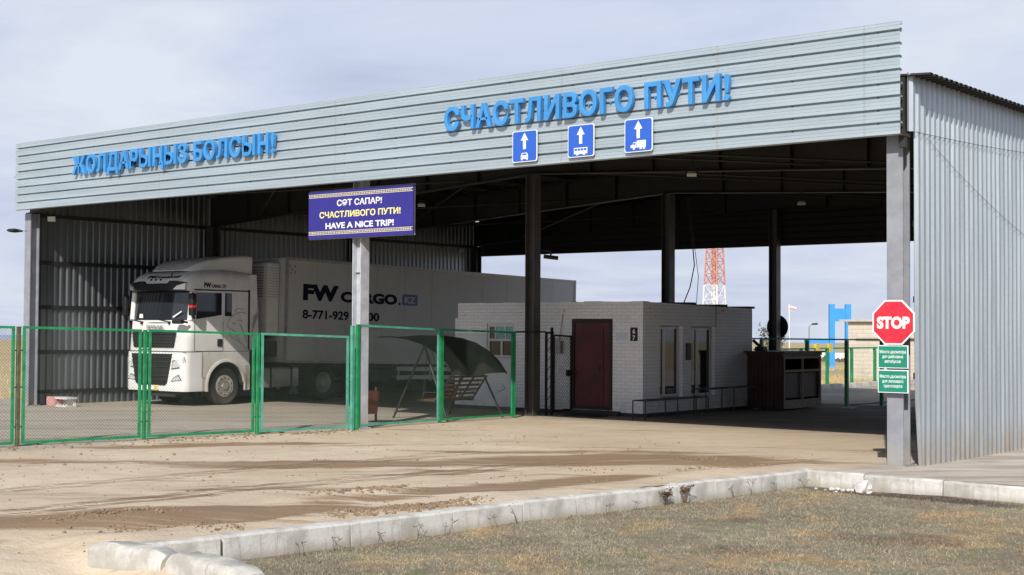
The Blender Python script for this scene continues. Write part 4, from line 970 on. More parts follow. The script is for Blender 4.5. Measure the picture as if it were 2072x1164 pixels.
# ------------------------------------------------------------------ far things seen past the canopy
t = thing('lattice_tower', (-70.6, 151.75, -1), 'red and white lattice radio tower far behind the canopy', 'tower')
def seg(z0, z1, mat):
    mb = MB(); hw = lambda z: 1.35 * (1 - z / 36.) ; n = max(1, round((z1 - z0) / 1.9))
    cs = ((-1, -1), (1, -1), (1, 1), (-1, 1)); P = lambda c, z: (-70.6 + c[0] * hw(z), 151.75 + c[1] * hw(z), z)
    for c in cs: mb.bar(P(c, z0), P(c, z1), .17)
    for k in range(n):
        a, b = z0 + (z1 - z0) * k / n, z0 + (z1 - z0) * (k + 1) / n
        for i in range(4):
            c, e2 = cs[i], cs[(i + 1) % 4]; mb.bar(P(c, a), P(e2, b), .07); mb.bar(P(e2, a), P(c, b), .07); mb.bar(P(c, b), P(e2, b), .07)
    mb.bar((-70.6, 151.75, z0), (-70.6, 151.75, z1), .3)
    mb.build('tower_section', mat, t)
seg(-2, 8.3, 'tower_white'); seg(8.3, 15, 'tower_red'); seg(15, 22, 'tower_white'); seg(22, 30, 'tower_red')
MB().tube([(-70.6, 151.75, 30), (-70.6, 151.75, 34)], .08, 6).build('antenna', 'tower_white', t)
t = thing('flagpole', (-19.1, 77.5, -.2), 'slim white flagpole with a small red and white flag, far off', 'flagpole')
MB().tube([(-19.09, 77.47, -1.1), (-19.09, 77.47, 4.1)], .045, 6).build('pole', 'tower_white', t)
def strip(z0, z1, m): 
    rows = [[(-19.2 - .75 * k * .7 * .2 + .6 * k, 77.47 + .45 * k, z + .05 * math.sin(k * 5)) for k in np.linspace(0, 1, 8)] for z in (z0, z1)]
    MB().grid(rows).build('flag', m, t)
strip(3.80, 3.92, 'white'); strip(3.68, 3.80, 'tower_red')
t = thing('street_lamp', (-17.9, 78.4, -.2), 'single street lamp far behind the rear fence', 'street lamp')
MB().tube([(-17.9, 78.44, -1.1), (-17.9, 78.44, 2.35), (-17.75, 78.55, 2.52), (-17.55, 78.7, 2.55)], .05, 6).build('pole', 'column', t)
MB().hexa([(-17.7, 78.5, 2.5), (-17.35, 78.8, 2.5), (-17.4, 78.9, 2.5), (-17.75, 78.65, 2.5)], [(-17.7, 78.5, 2.62), (-17.35, 78.8, 2.66), (-17.4, 78.9, 2.66), (-17.75, 78.65, 2.62)]).build('lamp_head', 'black', t)
# blue goods gate: two posts with stubs and a deep crossbeam
t = thing('blue_gate', (-5.9, 59.9, -.1), 'bright blue tall gate frame beyond the pale brick building', 'gate')
bu = Vector((.77, .64, 0)); g0 = Vector((-6.45, 59.35, 0)); gp = lambda k, z: g0 + bu * k + Vector((0, 0, z))
for k in (0, 1.0): MB().bar(gp(k, -.8), gp(k, 3.72), .33, up=bu).build('post', 'gate_blue', t)
mb = MB(); mb.bar(gp(.17, 3.05), gp(.83, 3.05), .26, .80); mb.build('crossbeam', 'gate_blue', t)
mb = MB(); mb.bar(gp(-1.7, 1.42), gp(-.18, 1.42), .14, .26); mb.build('barrier_arm', 'gate_blue', t)
t = thing('brick_building', (6, 41, -.1), 'low pale brick building past the rear fence', 'building')
MB().box(4.2, 12, 39.7, 44.5, -.5, 2.52).build('wall', 'far_brick', t)
mb = MB(); mb.box(3.85, 12.2, 39.5, 44.7, 2.521, 2.62); mb.build('roof', paint('pale flat roof', (.50, .48, .44), .8), t)
mb = MB(); mb.bar((4.6, 39.65, 1.72), (12, 39.65, 1.72), .06, .05); mb.build('pipe', 'wood', t)
t = thing('white_barrier', (-10, 100, 0), 'low white wall on the far side of the grass', 'wall')
mb = MB(); mb.bar((-60, 112, -.62), (10, 112, -.62), .25, .8); mb.build('wall', 'white', t)
g = MB()
for k in range(900):
    x = random.uniform(-60, 12); y = random.uniform(95, 103); r = random.uniform(.15, .55); a = random.uniform(0, 6.28)
    g.add([(x - r * math.cos(a), y, gz(x, y) - .05), (x + r * math.cos(a), y + r * math.sin(a), gz(x, y) - .05), (x + random.uniform(-.3, .3), y, gz(x, y) + random.uniform(.1, .6))], [(0, 1, 2)])
tag(g.build('scrub', 'scrub'), 'bare brown scrub beyond the rear yard', 'scrub', None, 'stuff')
# kerb and short fence behind
for k in range(5):
    ya = 22.2 + k * 3.2; mb = MB(); mb.cbox(9.85, 10.08, ya, ya + 3.17, -.3, .16, .02)
    tag(mb.build('rear_kerb', 'kerb', base=(10, ya, 0)), ['rear yard kerb length nearest the canopy', 'second rear yard kerb length behind the canopy', 'rear yard kerb length beside the pale brick building corner', 'fourth rear yard kerb length, far from the canopy', 'farthest kerb length of the rear yard'][k], 'kerb', 'whitewashed kerbs of the rear yard')
t = thing('far_fence', (9.3, 29, 0), 'bright green post and rail fence along the rear kerb', 'fence')
for k in range(5):
    y = 25.4 + 2.05 * k; MB().bar((9.3, y, -.2), (9.3, y, 1.46), .10, up=(1, 0, 0)).build('post', 'fence', t)
mb = MB(); mb.bar((9.3, 22, 1.44), (9.3, 34, 1.44), .06); mb.build('top_rail', 'fence', t)
mb = MB(); mb.box(9.26, 9.34, 27.55, 27.85, 1.30, 1.62); mb.box(9.26, 9.34, 26.5, 26.75, 1.35, 1.62); mb.build('reflector', 'plate_yellow', t)
# grass of the field next to it
g = MB()
for k in range(7000):
    x = random.uniform(1, 9.7); y = random.uniform(21.8, 44); h = random.uniform(.08, .3); a = random.uniform(0, 6.28)
    g.add([(x - .02, y, -.27), (x + .02, y + .01, -.27), (x + math.cos(a) * .1, y + math.sin(a) * .1, -.26 + h)], [(0, 1, 2)])
for k in range(9000):
    x = -4.6 - random.random() ** 2 * 40; y = random.uniform(-2, 60); h = random.uniform(.08, .35); a = random.uniform(0, 6.28)
    g.add([(x - .02, y, -.27), (x + .02, y + .01, -.27), (x + math.cos(a) * .1, y + math.sin(a) * .1, -.26 + h)], [(0, 1, 2)])
tag(g.build('steppe_grass', paint('straw coloured grass', (.48, .38, .20), .95, .3, 3), smooth=False), 'straw coloured steppe grass', 'grass', None, 'stuff')
def small_tree(x, y, h, seed, label):
    rnd = random.Random(seed); t = thing('bare_tree', (x, y, -.2), label, 'tree', 'small trees beyond the rear fence'); tr = MB(); cr = MB()
    tr.tube([(x, y, -.25), (x + .05, y, h * .5), (x, y + .05, h * .85)], [.07, .05, .02], 6)
    for k in range(26):
        z0 = h * rnd.uniform(.25, .8); a = rnd.uniform(0, 6.28); L = h * rnd.uniform(.15, .35); e2 = Vector((x + math.cos(a) * L, y + math.sin(a) * L, z0 + L * rnd.uniform(.4, 1.1)))
        tr.tube([(x, y, z0), e2], [.02, .008], 4)
        for q in range(16):
            c = Vector((x, y, z0)).lerp(e2, rnd.uniform(.4, 1.1)) + Vector((rnd.gauss(0, .12), rnd.gauss(0, .12), rnd.gauss(0, .12))); r = rnd.uniform(.03, .09); b = rnd.uniform(0, 6.28)
            cr.add([c + Vector((r * math.cos(b), r * math.sin(b), 0)), c - Vector((r * math.cos(b), r * math.sin(b), 0)), c + Vector((0, 0, r * 1.6))], [(0, 1, 2)])
    tr.build('trunk', 'bark', t); cr.build('crown', 'leaf', t)
small_tree(-5.9, 46.0, 2.6, 1, 'small sparse tree showing left of the rear column')
small_tree(-4.4, 48.0, 2.3, 2, 'small sparse tree showing right of the rear column')
# hills on the horizon, to the left
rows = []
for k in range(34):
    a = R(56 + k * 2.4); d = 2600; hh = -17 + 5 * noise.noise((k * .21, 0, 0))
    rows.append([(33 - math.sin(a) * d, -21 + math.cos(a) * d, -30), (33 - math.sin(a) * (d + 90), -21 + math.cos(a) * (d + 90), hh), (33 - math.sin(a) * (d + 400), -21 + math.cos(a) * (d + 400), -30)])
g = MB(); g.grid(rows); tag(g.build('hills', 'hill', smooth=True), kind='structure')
# bird in flight
t = MB(); c = Vector((6.75, -4.7, 4.14)); f = Vector((-.775, -.63, .05)).normalized(); s_ = f.cross(Vector((0, 0, 1))).normalized(); u = s_.cross(f)
t.tube([c - f * .16, c - f * .1, c, c + f * .09, c + f * .14, c + f * .18], [.012, .03, .045, .04, .03, .006], 8)
for sg in (1, -1):
    P = [c + f * .06, c + f * .05 + s_ * sg * .1 + u * .03, c + f * .0 + s_ * sg * .24 + u * .0, c - f * .09 + s_ * sg * .22 - u * .01, c - f * .08 + s_ * sg * .09 + u * .02, c - f * .07]
    t.add([q + u * .006 for q in P] + [q - u * .006 for q in P], [(0, 1, 4, 5), (1, 2, 3, 4), (11, 10, 7, 6), (10, 9, 8, 7), (0, 6, 7, 1), (1, 7, 8, 2), (2, 8, 9, 3), (3, 9, 10, 4), (4, 10, 11, 5)])
t.add([c - f * .12 + s_ * .015, c - f * .12 - s_ * .015, c - f * .25 - s_ * .05, c - f * .25 + s_ * .05, c - f * .12 + s_ * .015 + u * .008, c - f * .12 - s_ * .015 + u * .008, c - f * .25 - s_ * .05 + u * .008, c - f * .25 + s_ * .05 + u * .008], [(0, 1, 2, 3), (7, 6, 5, 4), (0, 4, 5, 1), (1, 5, 6, 2), (2, 6, 7, 3), (3, 7, 4, 0)])
tag(t.build('bird', 'bird', base=tuple(c), smooth=True), 'black bird in flight left of the canopy column', 'bird')
# ------------------------------------------------------------------ the lorry (local axes: x outward on the driver's side, y to the rear)
lor = thing('articulated_lorry', (3.30, 2.46, 0), 'white articulated lorry with a cream box trailer parked under the canopy', 'lorry', rotz=.036, local=True)
# cab shell: cross-sections along y, each a rounded outline over the width
def cab_section(y, hw, zb, zt, r, n=7, shoulder=None):
    P = [(-hw, zb)]
    for k in range(n): a = math.pi - math.pi / 2 * k / (n - 1); P.append((-hw + r + r * math.cos(a), zt - r + r * math.sin(a)))
    for k in range(n): a = math.pi / 2 - math.pi / 2 * k / (n - 1); P.append((hw - r + r * math.cos(a), zt - r + r * math.sin(a)))
    P.append((hw, zb)); return [(-1.25 + u, y, v) for u, v in P]
# roof above the screen
upper = MB(); n = 7
secs = [(.10, 1.13, 3.10, 3.32, .12), (.16, 1.18, 3.08, 3.42, .18), (.30, 1.215, 3.05, 3.53, .22), (.52, 1.235, 3.05, 3.62, .25), (.9, 1.245, 3.05, 3.67, .26), (1.5, 1.248, 3.05, 3.69, .26), (2.28, 1.248, 3.05, 3.66, .26)]
upper.grid([cab_section(*q) for q in secs]); upper.f += [tuple(range(16)), tuple(range(6 * 16, 7 * 16))[::-1]]
cab_hi = upper.build('cab_roof', 'cab', lor, smooth=40)
# front: plan outline (rounded corners) swept up
def plan(inset, ys, n=6, hw=1.245, r=.24):
    P = []
    for k in range(n): a = math.pi + math.pi / 2 * k / (n - 1); P.append((-hw + r + r * math.cos(a), ys + r + r * math.sin(a)))
    for k in range(n): a = -math.pi / 2 + math.pi / 2 * k / (n - 1); P.append((hw - r + r * math.cos(a), ys + r + r * math.sin(a)))
    return [(-1.25 + u, v) for u, v in P]
def lower_shell(z0, z1, y0, y1, yb, nz, name, mat, r=.24, hw=1.245):
    rows = []
    for k in range(nz + 1):
        t_ = k / nz; ys = y0 + (y1 - y0) * t_; z = z0 + (z1 - z0) * t_
        p_ = plan(0, ys, r=r, hw=hw); rows.append([(-1.25 - hw, yb, z)] + [(a, b, z) for a, b in p_] + [(-1.25 + hw, yb, z)])
    mb = MB(); mb.grid(rows); m = len(rows[0]); mb.f += [tuple(range(m)), tuple(range(nz * m, nz * m + m))[::-1]]
    return mb.build(name, mat, lor, smooth=40)
# cab body between the sill and the screen, pillars and back wall
lower_shell(1.47, 2.30, .03, .10, 2.26, 4, 'cab_body', 'cab')
bump = lower_shell(.40, 1.445, .0, .0, .62, 3, 'bumper', 'cab_front', .2, 1.25)
mb = MB()                                                         # pillars: A, B and rear, with the windows between
for sx in (0, 1):
    xo = -.005 if sx == 0 else -2.495; xi = xo - .09 if sx == 0 else xo + .09; a, b = min(xo, xi), max(xo, xi)
    mb.hexa([(a, .13, 2.30), (b, .20, 2.30), (b, .34, 2.30), (a, .34, 2.30)], [(a, .20, 3.06), (b, .24, 3.06), (b, .36, 3.06), (a, .36, 3.06)])
    mb.box(a, b, 1.26, 1.36, 2.30, 3.06); mb.box(a, b, 1.62, 2.26, 2.30, 3.06)
    mb.box(a, b, .341, .36, 2.30, 3.06); mb.hexa([(a, .36, 2.30), (b, .36, 2.30), (b, 1.26, 2.30), (a, 1.26, 2.30)], [(a, .36, 2.33), (b, .36, 2.33), (b, 1.26, 2.45), (a, 1.26, 2.45)])
    mb.box(a, b, 1.36, 1.62, 2.30, 2.42)
mb.box(-2.404, -.096, 2.18, 2.25, 2.31, 3.06)
mb.build('cab_pillar', 'cab', lor)
mb = MB(); mb.hexa([(-.03, .36, 2.32), (-.02, .36, 2.32), (-.02, 1.26, 2.44), (-.03, 1.26, 2.44)], [(-.03, .36, 3.05), (-.02, .36, 3.05), (-.02, 1.26, 3.05), (-.03, 1.26, 3.05)]); mb.build('side_window', 'glass', lor)
mb = MB(); mb.box(-.03, -.02, 1.36, 1.62, 2.42, 3.05); mb.build('quarter_window', 'glass', lor)
mb = MB(); mb.box(-2.48, -2.47, .36, 1.62, 2.42, 3.05); mb.build('side_window', 'glass', lor)
# windscreen, slightly curved
rows = []
for k in range(5):
    t_ = k / 4; z = 2.28 + .80 * t_; rows.append([(-1.25 + u, .105 + .10 * t_ + .10 * (abs(u) / 1.16) ** 3, z) for u in np.linspace(-1.19, 1.19, 17)])
ws = MB().grid(rows).build('windscreen', 'glass', lor, smooth=True)
mb = MB(); mb.add([(-.62, .112, 2.36), (-.30, .12, 2.52), (-.28, .12, 2.56), (-.65, .113, 2.40)], [(0, 1, 2, 3)]); mb.add([(-2.05, .113, 2.36), (-1.88, .112, 2.36), (-1.9, .115, 2.47), (-2.03, .116, 2.47)], [(0, 1, 2, 3)])
for v in range(len(mb.v)): mb.v[v] = (mb.v[v][0], mb.v[v][1] - .018, mb.v[v][2])
mb.build('paper', 'white', ws)
rows = []
for k, (z, e2) in enumerate(((2.22, .0), (2.31, .002))): rows.append([(-1.25 + u, .085 + .04 * k + .10 * (abs(u) / 1.16) ** 3, z) for u in np.linspace(-1.2, 1.2, 17)])
mb = MB().grid(rows); mb.build('scuttle', 'black', lor, smooth=True)
mb = MB()
for x in (-.75, -1.9): mb.bar((x, .06, 2.26), (x - .55, .10, 2.33), .018); mb.box(x - .03, x + .03, .04, .10, 2.19, 2.27)
mb.build('wiper', 'black', lor)
# sun visor with raised corners, lamps on the roof, air horns
rows = []
for u in np.linspace(-1.16, 1.16, 25):
    a = abs(u); top = 3.36 - (.07 if a < .55 else 0) - max(0, (a - .75)) * .12; lo = 3.10
    rows.append([(-1.25 + u, .10 + .10 * (a / 1.16) ** 3, lo), (-1.25 + u, -.10 + .16 * (a / 1.16) ** 3, lo + .02), (-1.25 + u, -.02 + .14 * (a / 1.16) ** 3, top), (-1.25 + u, .10 + .1 * (a / 1.16) ** 3, top)])
vis = MB().grid(rows).build('sun_visor', 'black', lor, smooth=30)
for sx in (-1, 1):
    mb = MB(); mb.hexa([(-1.25 + sx * .82, -.02, 3.12), (-1.25 + sx * 1.15, .12, 3.12), (-1.25 + sx * 1.15, .2, 3.12), (-1.25 + sx * .82, .1, 3.12)], [(-1.25 + sx * .95, .0, 3.22), (-1.25 + sx * 1.15, .12, 3.29), (-1.25 + sx * 1.15, .2, 3.29), (-1.25 + sx * .95, .1, 3.22)])
    for v in range(len(mb.v)): mb.v[v] = (mb.v[v][0], mb.v[v][1] - .07, mb.v[v][2])
    mb.build('corner_panel', 'cab_front', vis)
mb = MB()
for u in (-.35, -.15, .05): mb.tube([(-1.25 + u, .11, 3.39), (-1.25 + u, .20, 3.41)], .028, 6)
mb.bar((-.85, .2, 3.44), (-.85, .24, 3.60), .02); mb.tube([(-.6, .22, 3.47), (-.5, .24, 3.48)], .03, 6); mb.tube([(-2.32, .22, 3.42), (-2.42, .26, 3.40)], .03, 6)
mb.build('marker_lamp', 'black', cab_hi)
# roof deflector
sec = [(.42, .62, 3.64, 3.66), (.62, .80, 3.62, 3.80), (1.0, .92, 3.62, 3.94), (1.6, 1.02, 3.62, 4.06), (2.2, 1.10, 3.60, 4.12), (2.45, 1.12, 3.60, 4.12)]
rows = [cab_section(y, hw, zb, zt, min(.09, (zt - zb) * .45), 4) for y, hw, zb, zt in sec]
mb = MB(); mb.grid(rows); mb.f += [tuple(range(10)), tuple(range(50, 60))[::-1]]; de = mb.build('roof_deflector', 'cab', lor, smooth=35)
mb = MB(); mb.hexa([(-.60, .47, 3.66), (-.44, .80, 3.66), (-.44, 1.25, 3.68), (-.60, 1.25, 3.68)], [(-.60, .62, 3.74), (-.42, .85, 3.80), (-.42, 1.25, 3.80), (-.60, 1.25, 3.8)]); mb.build('air_intake', 'black', de)
mb = MB(); mb.add([(-.16, 1.1, 3.80), (-.128, 2.45, 3.86), (-.128, 2.45, 3.845), (-.16, 1.1, 3.785)], [(0, 1, 2, 3)]); 
# side deflectors behind the cab
for xo in (-.02, -2.48):
    mb = MB(); mb.hexa([(xo - .02, 2.27, 1.5), (xo + .02, 2.27, 1.5), (xo + .02, 2.62, 1.5), (xo - .02, 2.62, 1.5)], [(xo - .02, 2.27, 3.58), (xo + .02, 2.27, 3.58), (xo + .02, 2.50, 3.58), (xo - .02, 2.50, 3.58)]); mb.build('side_deflector', 'cab', lor)
mb = MB(); mb.box(-.003, .004, 2.20, 2.262, 1.5, 3.16); mb.box(-.003, .004, .28, 2.2, 3.10, 3.135); mb.build('door_seal', 'black', lor)
mb = MB(); mb.box(-.004, .003, .36, 1.30, 1.468, 1.48); mb.box(-.004, .003, 1.295, 1.305, 1.48, 2.29); mb.box(-.004, .003, .30, .308, 1.48, 2.3); mb.build('door_gap', 'lamp_dark', lor)
mb = MB(); mb.cbox(-.004, .02, 1.10, 1.26, 1.60, 1.80, .006); mb.build('door_handle', 'black', lor)
# side sill, wheel arch and mudguard
arch_c, arch_r = (1.43, .52), .66
def arc_poly(y0, y1, z0, z1):
    P = [(y0, z1), (y0, z0)]
    ya = arch_c[0] - math.sqrt(max(0, arch_r ** 2 - (z0 - arch_c[1]) ** 2)); P.append((ya, z0))
    a0 = math.atan2(z0 - arch_c[1], ya - arch_c[0])
    if a0 < 0: a0 += 2 * math.pi
    for k in range(1, 20):
        a = a0 + (0 - a0) * k / 20; q = (arch_c[0] + arch_r * math.cos(a), arch_c[1] + arch_r * math.sin(a))
        if q[0] < y1: P.append(q)
    P += [(y1, z0 + .22 if False else arch_c[1] + .02), (y1, z1)] if y1 > arch_c[0] + arch_r else [(y1, z1)]
    return P
for xo, xi in ((0, -.06), (-2.5, -2.44)):
    P = arc_poly(.56, 2.26, .76, 1.455)
    MB().prism(P, lambda u, v: (xo, u, v), lambda u, v: (xi, u, v)).build('side_panel', 'cab', lor)
    rows = []
    for k in range(25):
        a = math.pi * (1.06 - 1.12 * k / 24); rows.append([(xo + (.022 if xo == 0 else -.022), arch_c[0] + rr * math.cos(a), arch_c[1] + rr * math.sin(a)) for rr in (arch_r - .004, arch_r + .055)] + [(xo, arch_c[0] + (arch_r + .085) * math.cos(a), arch_c[1] + (arch_r + .085) * math.sin(a))])
    MB().grid(rows).build('wheel_arch_trim', 'cab', lor, smooth=True)
    s = 1 if xo == 0 else -1
    MB().hexa([(min(xo, xi), .60, .40), (max(xo, xi), .60, .40), (max(xo, xi), .80, .40), (min(xo, xi), .80, .40)], [(min(xo, xi), .60, .745), (max(xo, xi), .60, .745), (max(xo, xi), .74, .745), (min(xo, xi), .74, .745)]).build('step_panel', 'cab', lor)
    MB().cbox(min(xo, xi), max(xo, xi), 2.10, 2.30, .38, 1.10, .02).build('mudguard', 'cab', lor)
mb = MB()                                                         # recess of the arch
for k in range(16):
    a0, a1 = math.pi * k / 16, math.pi * (k + 1) / 16
    for xs in ((-.07, -.55), (-2.43, -1.95)):
        mb.add([(xs[0], arch_c[0] + .67 * math.cos(a0), arch_c[1] + .67 * math.sin(a0)), (xs[0], arch_c[0] + .67 * math.cos(a1), arch_c[1] + .67 * math.sin(a1)), (xs[1], arch_c[0] + .67 * math.cos(a1), arch_c[1] + .67 * math.sin(a1)), (xs[1], arch_c[0] + .67 * math.cos(a0), arch_c[1] + .67 * math.sin(a0))], [(0, 1, 2, 3)])
mb.box(-2.4, -.10, .63, 2.2, 1.20, 1.46); mb.box(-1.9, -.60, .5, 2.2, .45, 1.19); mb.box(-.40, -.09, .60, .74, .42, .75); mb.box(-2.2, -.5, .1, .7, .25, .39)
mb.build('engine_bay', 'chassis', lor)
# front face: grilles, emblem lettering, lamps, plate
def slatted(poly, zlist, name, yf):
    b = MB().prism(poly, lambda u, v: (u, yf, v), lambda u, v: (u, yf + .03, v)).build(name, 'black', lor)
    m2 = MB()
    for z in zlist:
        xs = []
        for (x0, z0), (x1, z1) in zip(poly, poly[1:] + poly[:1]):
            if (z0 - z) * (z1 - z) <= 0 and z0 != z1: xs.append(x0 + (x1 - x0) * (z - z0) / (z1 - z0))
        m2.box(min(xs) + .02, max(xs) - .02, yf - .03, yf - .0005, z - .014, z + .014)
    m2.build('grille_slat', paint('grille slat', (.035, .036, .038), .4, .1), b); return b
slatted([(-2.15, 1.57), (-.50, 1.57), (-.42, 1.99), (-2.22, 1.99)], [1.63, 1.71, 1.79, 1.87, 1.94], 'upper_grille', .0)
slatted([(-1.92, .56), (-.80, .56), (-.72, .62), (-.52, 1.40), (-2.2, 1.40), (-2.02, .62)], [.70, .82, 1.06, 1.18, 1.30], 'lower_grille', -.03)
mb = MB(); mb.box(-2.49, -.01, .012, .02, 1.447, 1.466); mb.build('panel_gap', 'black', lor)
mb = MB(); lettering(mb, 'SITRAK', -1.3, 2.08, .09, .01, face_front(.035), .72, .03, True); mb.build('emblem_lettering', 'grey_print', lor)
for sx in (1, -1):
    cx_ = -1.25; P = [(.70, .98), (.74, 1.22), (1.17, 1.32), (1.20, 1.18), (1.02, 1.02)]
    yo = lambda u: 0 if u < 1.05 else .2 - math.sqrt(max(.0, .04 - (u - 1.05) ** 2))
    o = MB().prism([(cx_ + sx * u, v) for u, v in P], lambda u, v: (u, yo(abs(u - cx_)) - .012, v), lambda u, v: (u, yo(abs(u - cx_)) + .05, v)).build('headlight', 'lamp_dark', lor)
    Pi = [(.735, 1.015), (.77, 1.195), (1.15, 1.285), (1.17, 1.18), (1.0, 1.05)]
    MB().prism([(cx_ + sx * u, v) for u, v in Pi], lambda u, v: (u, yo(abs(u - cx_)) - .017, v), lambda u, v: (u, yo(abs(u - cx_)) - .0125, v)).build('lens', 'lamp_glass', o)
    P = [(.70, .66), (.76, .76), (1.0, .85), (1.12, .69)]
    o = MB().prism([(cx_ + sx * u, v) for u, v in P], lambda u, v: (u, yo(abs(u - cx_)) - .012, v), lambda u, v: (u, yo(abs(u - cx_)) + .05, v)).build('fog_lamp', 'lamp_dark', lor)
    Pi = [(.74, .68), (.785, .75), (.99, .82), (1.08, .705)]
    MB().prism([(cx_ + sx * u, v) for u, v in Pi], lambda u, v: (u, yo(abs(u - cx_)) - .017, v), lambda u, v: (u, yo(abs(u - cx_)) - .0125, v)).build('lens', 'lamp_glass', o)
mb = MB(); mb.box(-1.57, -1.05, -.04, -.005, .43, .55); pl = mb.build('number_plate', 'white', lor)
mb = MB(); mb.box(-1.22, -1.06, -.044, -.0405, .44, .54); mb.build('plate_field', 'plate_yellow', pl)
# mirrors
mb = MB(); mb.cbox(.06, .24, .02, .17, 2.42, 3.02, .04); mo = mb.build('mirror', 'black', lor, smooth=40); MB().box(.075, .225, .171, .176, 2.47, 2.97).build('mirror_glass', 'alu', mo)
MB().cbox(.10, .245, .0, .16, 2.62, 2.70, .02).build('mirror_reflection', 'orange', mo)  # raised red strip painting a reflection on the mirror
mb = MB(); mb.bar((.0, .25, 3.0), (.14, .1, 3.03), .035); mb.bar((.0, .3, 2.36), (.14, .1, 2.41), .05); mb.build('mirror_arm', 'black', mo)
mb = MB(); mb.cbox(-.32, .04, -.22, -.06, 2.20, 2.32, .04); m3 = mb.build('kerb_mirror', 'black', lor, smooth=40); MB().bar((.0, .06, 2.24), (.0, -.1, 2.27), .05).build('mirror_arm', 'black', m3)
mb = MB(); mb.cbox(-2.70, -2.55, .02, .17, 2.42, 3.0, .04); mo = mb.build('mirror', 'black', lor, smooth=40); MB().bar((-2.5, .3, 2.4), (-2.62, .1, 2.41), .05).build('mirror_arm', 'black', mo)
# printed marks on the cab
fs = face_side(.001)
def cargo(prefix_h, x0, z0, place, parent, mat='navy', kz=True, depth=.003, wide=1.):
    mb = MB(); w = lettering(mb, 'FW', x0, z0, prefix_h, depth, place, prefix_h * 1.75 * wide, .05); w2 = lettering(mb, 'CARGO', x0 + w + prefix_h * .1, z0, prefix_h * .68, depth, place, prefix_h * 2.35 * wide, .045)
    mb.build('lettering', mat, parent)
    if kz:
        xe = x0 + w + prefix_h * .1 + w2
        dot = MB(); lettering(dot, '.', xe + prefix_h * .08, z0, prefix_h * .6, depth, place, prefix_h * .16, .05); dot.build('lettering', mat, parent)
        k0 = xe + prefix_h * .34; kw = prefix_h * .98 * wide; kh = prefix_h * .72
        pb = MB(); r = kh * .2; P = []
        for a_, b_, s0 in ((k0 + kw - r, z0 + r, -90), (k0 + kw - r, z0 + kh - r, 0), (k0 + r, z0 + kh - r, 90), (k0 + r, z0 + r, 180)):
            for a in range(0, 91, 30): P.append((a_ + r * math.cos(R(s0 + a)), b_ + r * math.sin(R(s0 + a))))
        pb.prism(P, lambda u, v: place(u, v, 0), lambda u, v: place(u, v, depth * .6)); po = pb.build('plate', 'kz_blue', parent)
        kb = MB(); lettering(kb, 'KZ', k0 + kw / 2, z0 + kh * .14, kh * .72, depth, lambda u, v, d: place(u, v, d + depth * .7), kw * .8, .03, True); kb.build('plate_lettering', 'box', po)
cargo(.14, .62, 3.185, face_side(-.001), lor)
def slope_front(u, v, d): return (u, .16 + (v - 3.42) / .786 - .012 - d * .7 + .05 * abs((u + 1.25) / 1.2) ** 3, v + d * .7 + .006)
mb = MB(); lettering(mb, 'FW', -1.80, 3.43, .075, .006, slope_front, .38, .05); lettering(mb, 'CARGO.KZ', -1.38, 3.43, .055, .006, slope_front, .85, .04)
mb.build('lettering', 'navy', cab_hi)
mb = MB()                                                         # grey running-animal line drawing on the sleeper side
def stroke(pts, w=.022):
    for (a, b), (c, d_) in zip(pts, pts[1:]):
        dx, dz = c - a, d_ - b; L = math.hypot(dx, dz) or 1; nx, nz = -dz / L * w / 2, dx / L * w / 2
        mb.add([(.0015, a + nx, b + nz), (.0015, a - nx, b - nz), (.0015, c - nx, d_ - nz), (.0015, c + nx, d_ + nz)], [(0, 1, 2, 3)])
def curve(P, n=14): 
    out = []
    for i in range(n + 1):
        t_ = i / n; q = [list(p_) for p_ in P]
        while len(q) > 1: q = [[a[0] + (b[0] - a[0]) * t_, a[1] + (b[1] - a[1]) * t_] for a, b in zip(q, q[1:])]
        out.append(tuple(q[0]))
    return out
stroke(curve([(1.45, 2.15), (1.5, 2.45), (1.75, 2.5), (1.95, 2.58), (2.15, 2.5)])); stroke(curve([(1.45, 2.15), (1.6, 2.0), (1.7, 2.1), (1.8, 1.9)])); stroke(curve([(1.7, 2.55), (1.85, 2.7), (2.0, 2.6)])); stroke(curve([(1.8, 2.3), (1.9, 2.35), (2.0, 2.28)]))
stroke(curve([(1.5, 1.95), (1.7, 1.7), (1.95, 1.8), (2.15, 1.5)])); stroke(curve([(1.75, 1.95), (1.9, 1.7), (2.0, 1.65)])); stroke(curve([(1.9, 2.2), (2.1, 1.95), (2.15, 1.7)]), .03); stroke(curve([(1.62, 2.2), (1.7, 2.25), (1.74, 2.2)]), .03)
mb.build('drawing', 'grey_print', lor)
mb = MB()
for k in range(6):
    y = 2.30 + k * .04; mb.add([(.024, y, 1.9 + .1 * k), (.024, y + .02, 1.9 + .1 * k), (.024, y + .10, 2.45 + .03 * k), (.024, y + .085, 2.45 + .03 * k)], [(0, 1, 2, 3)])
mb.build('drawing', 'grey_print', lor)
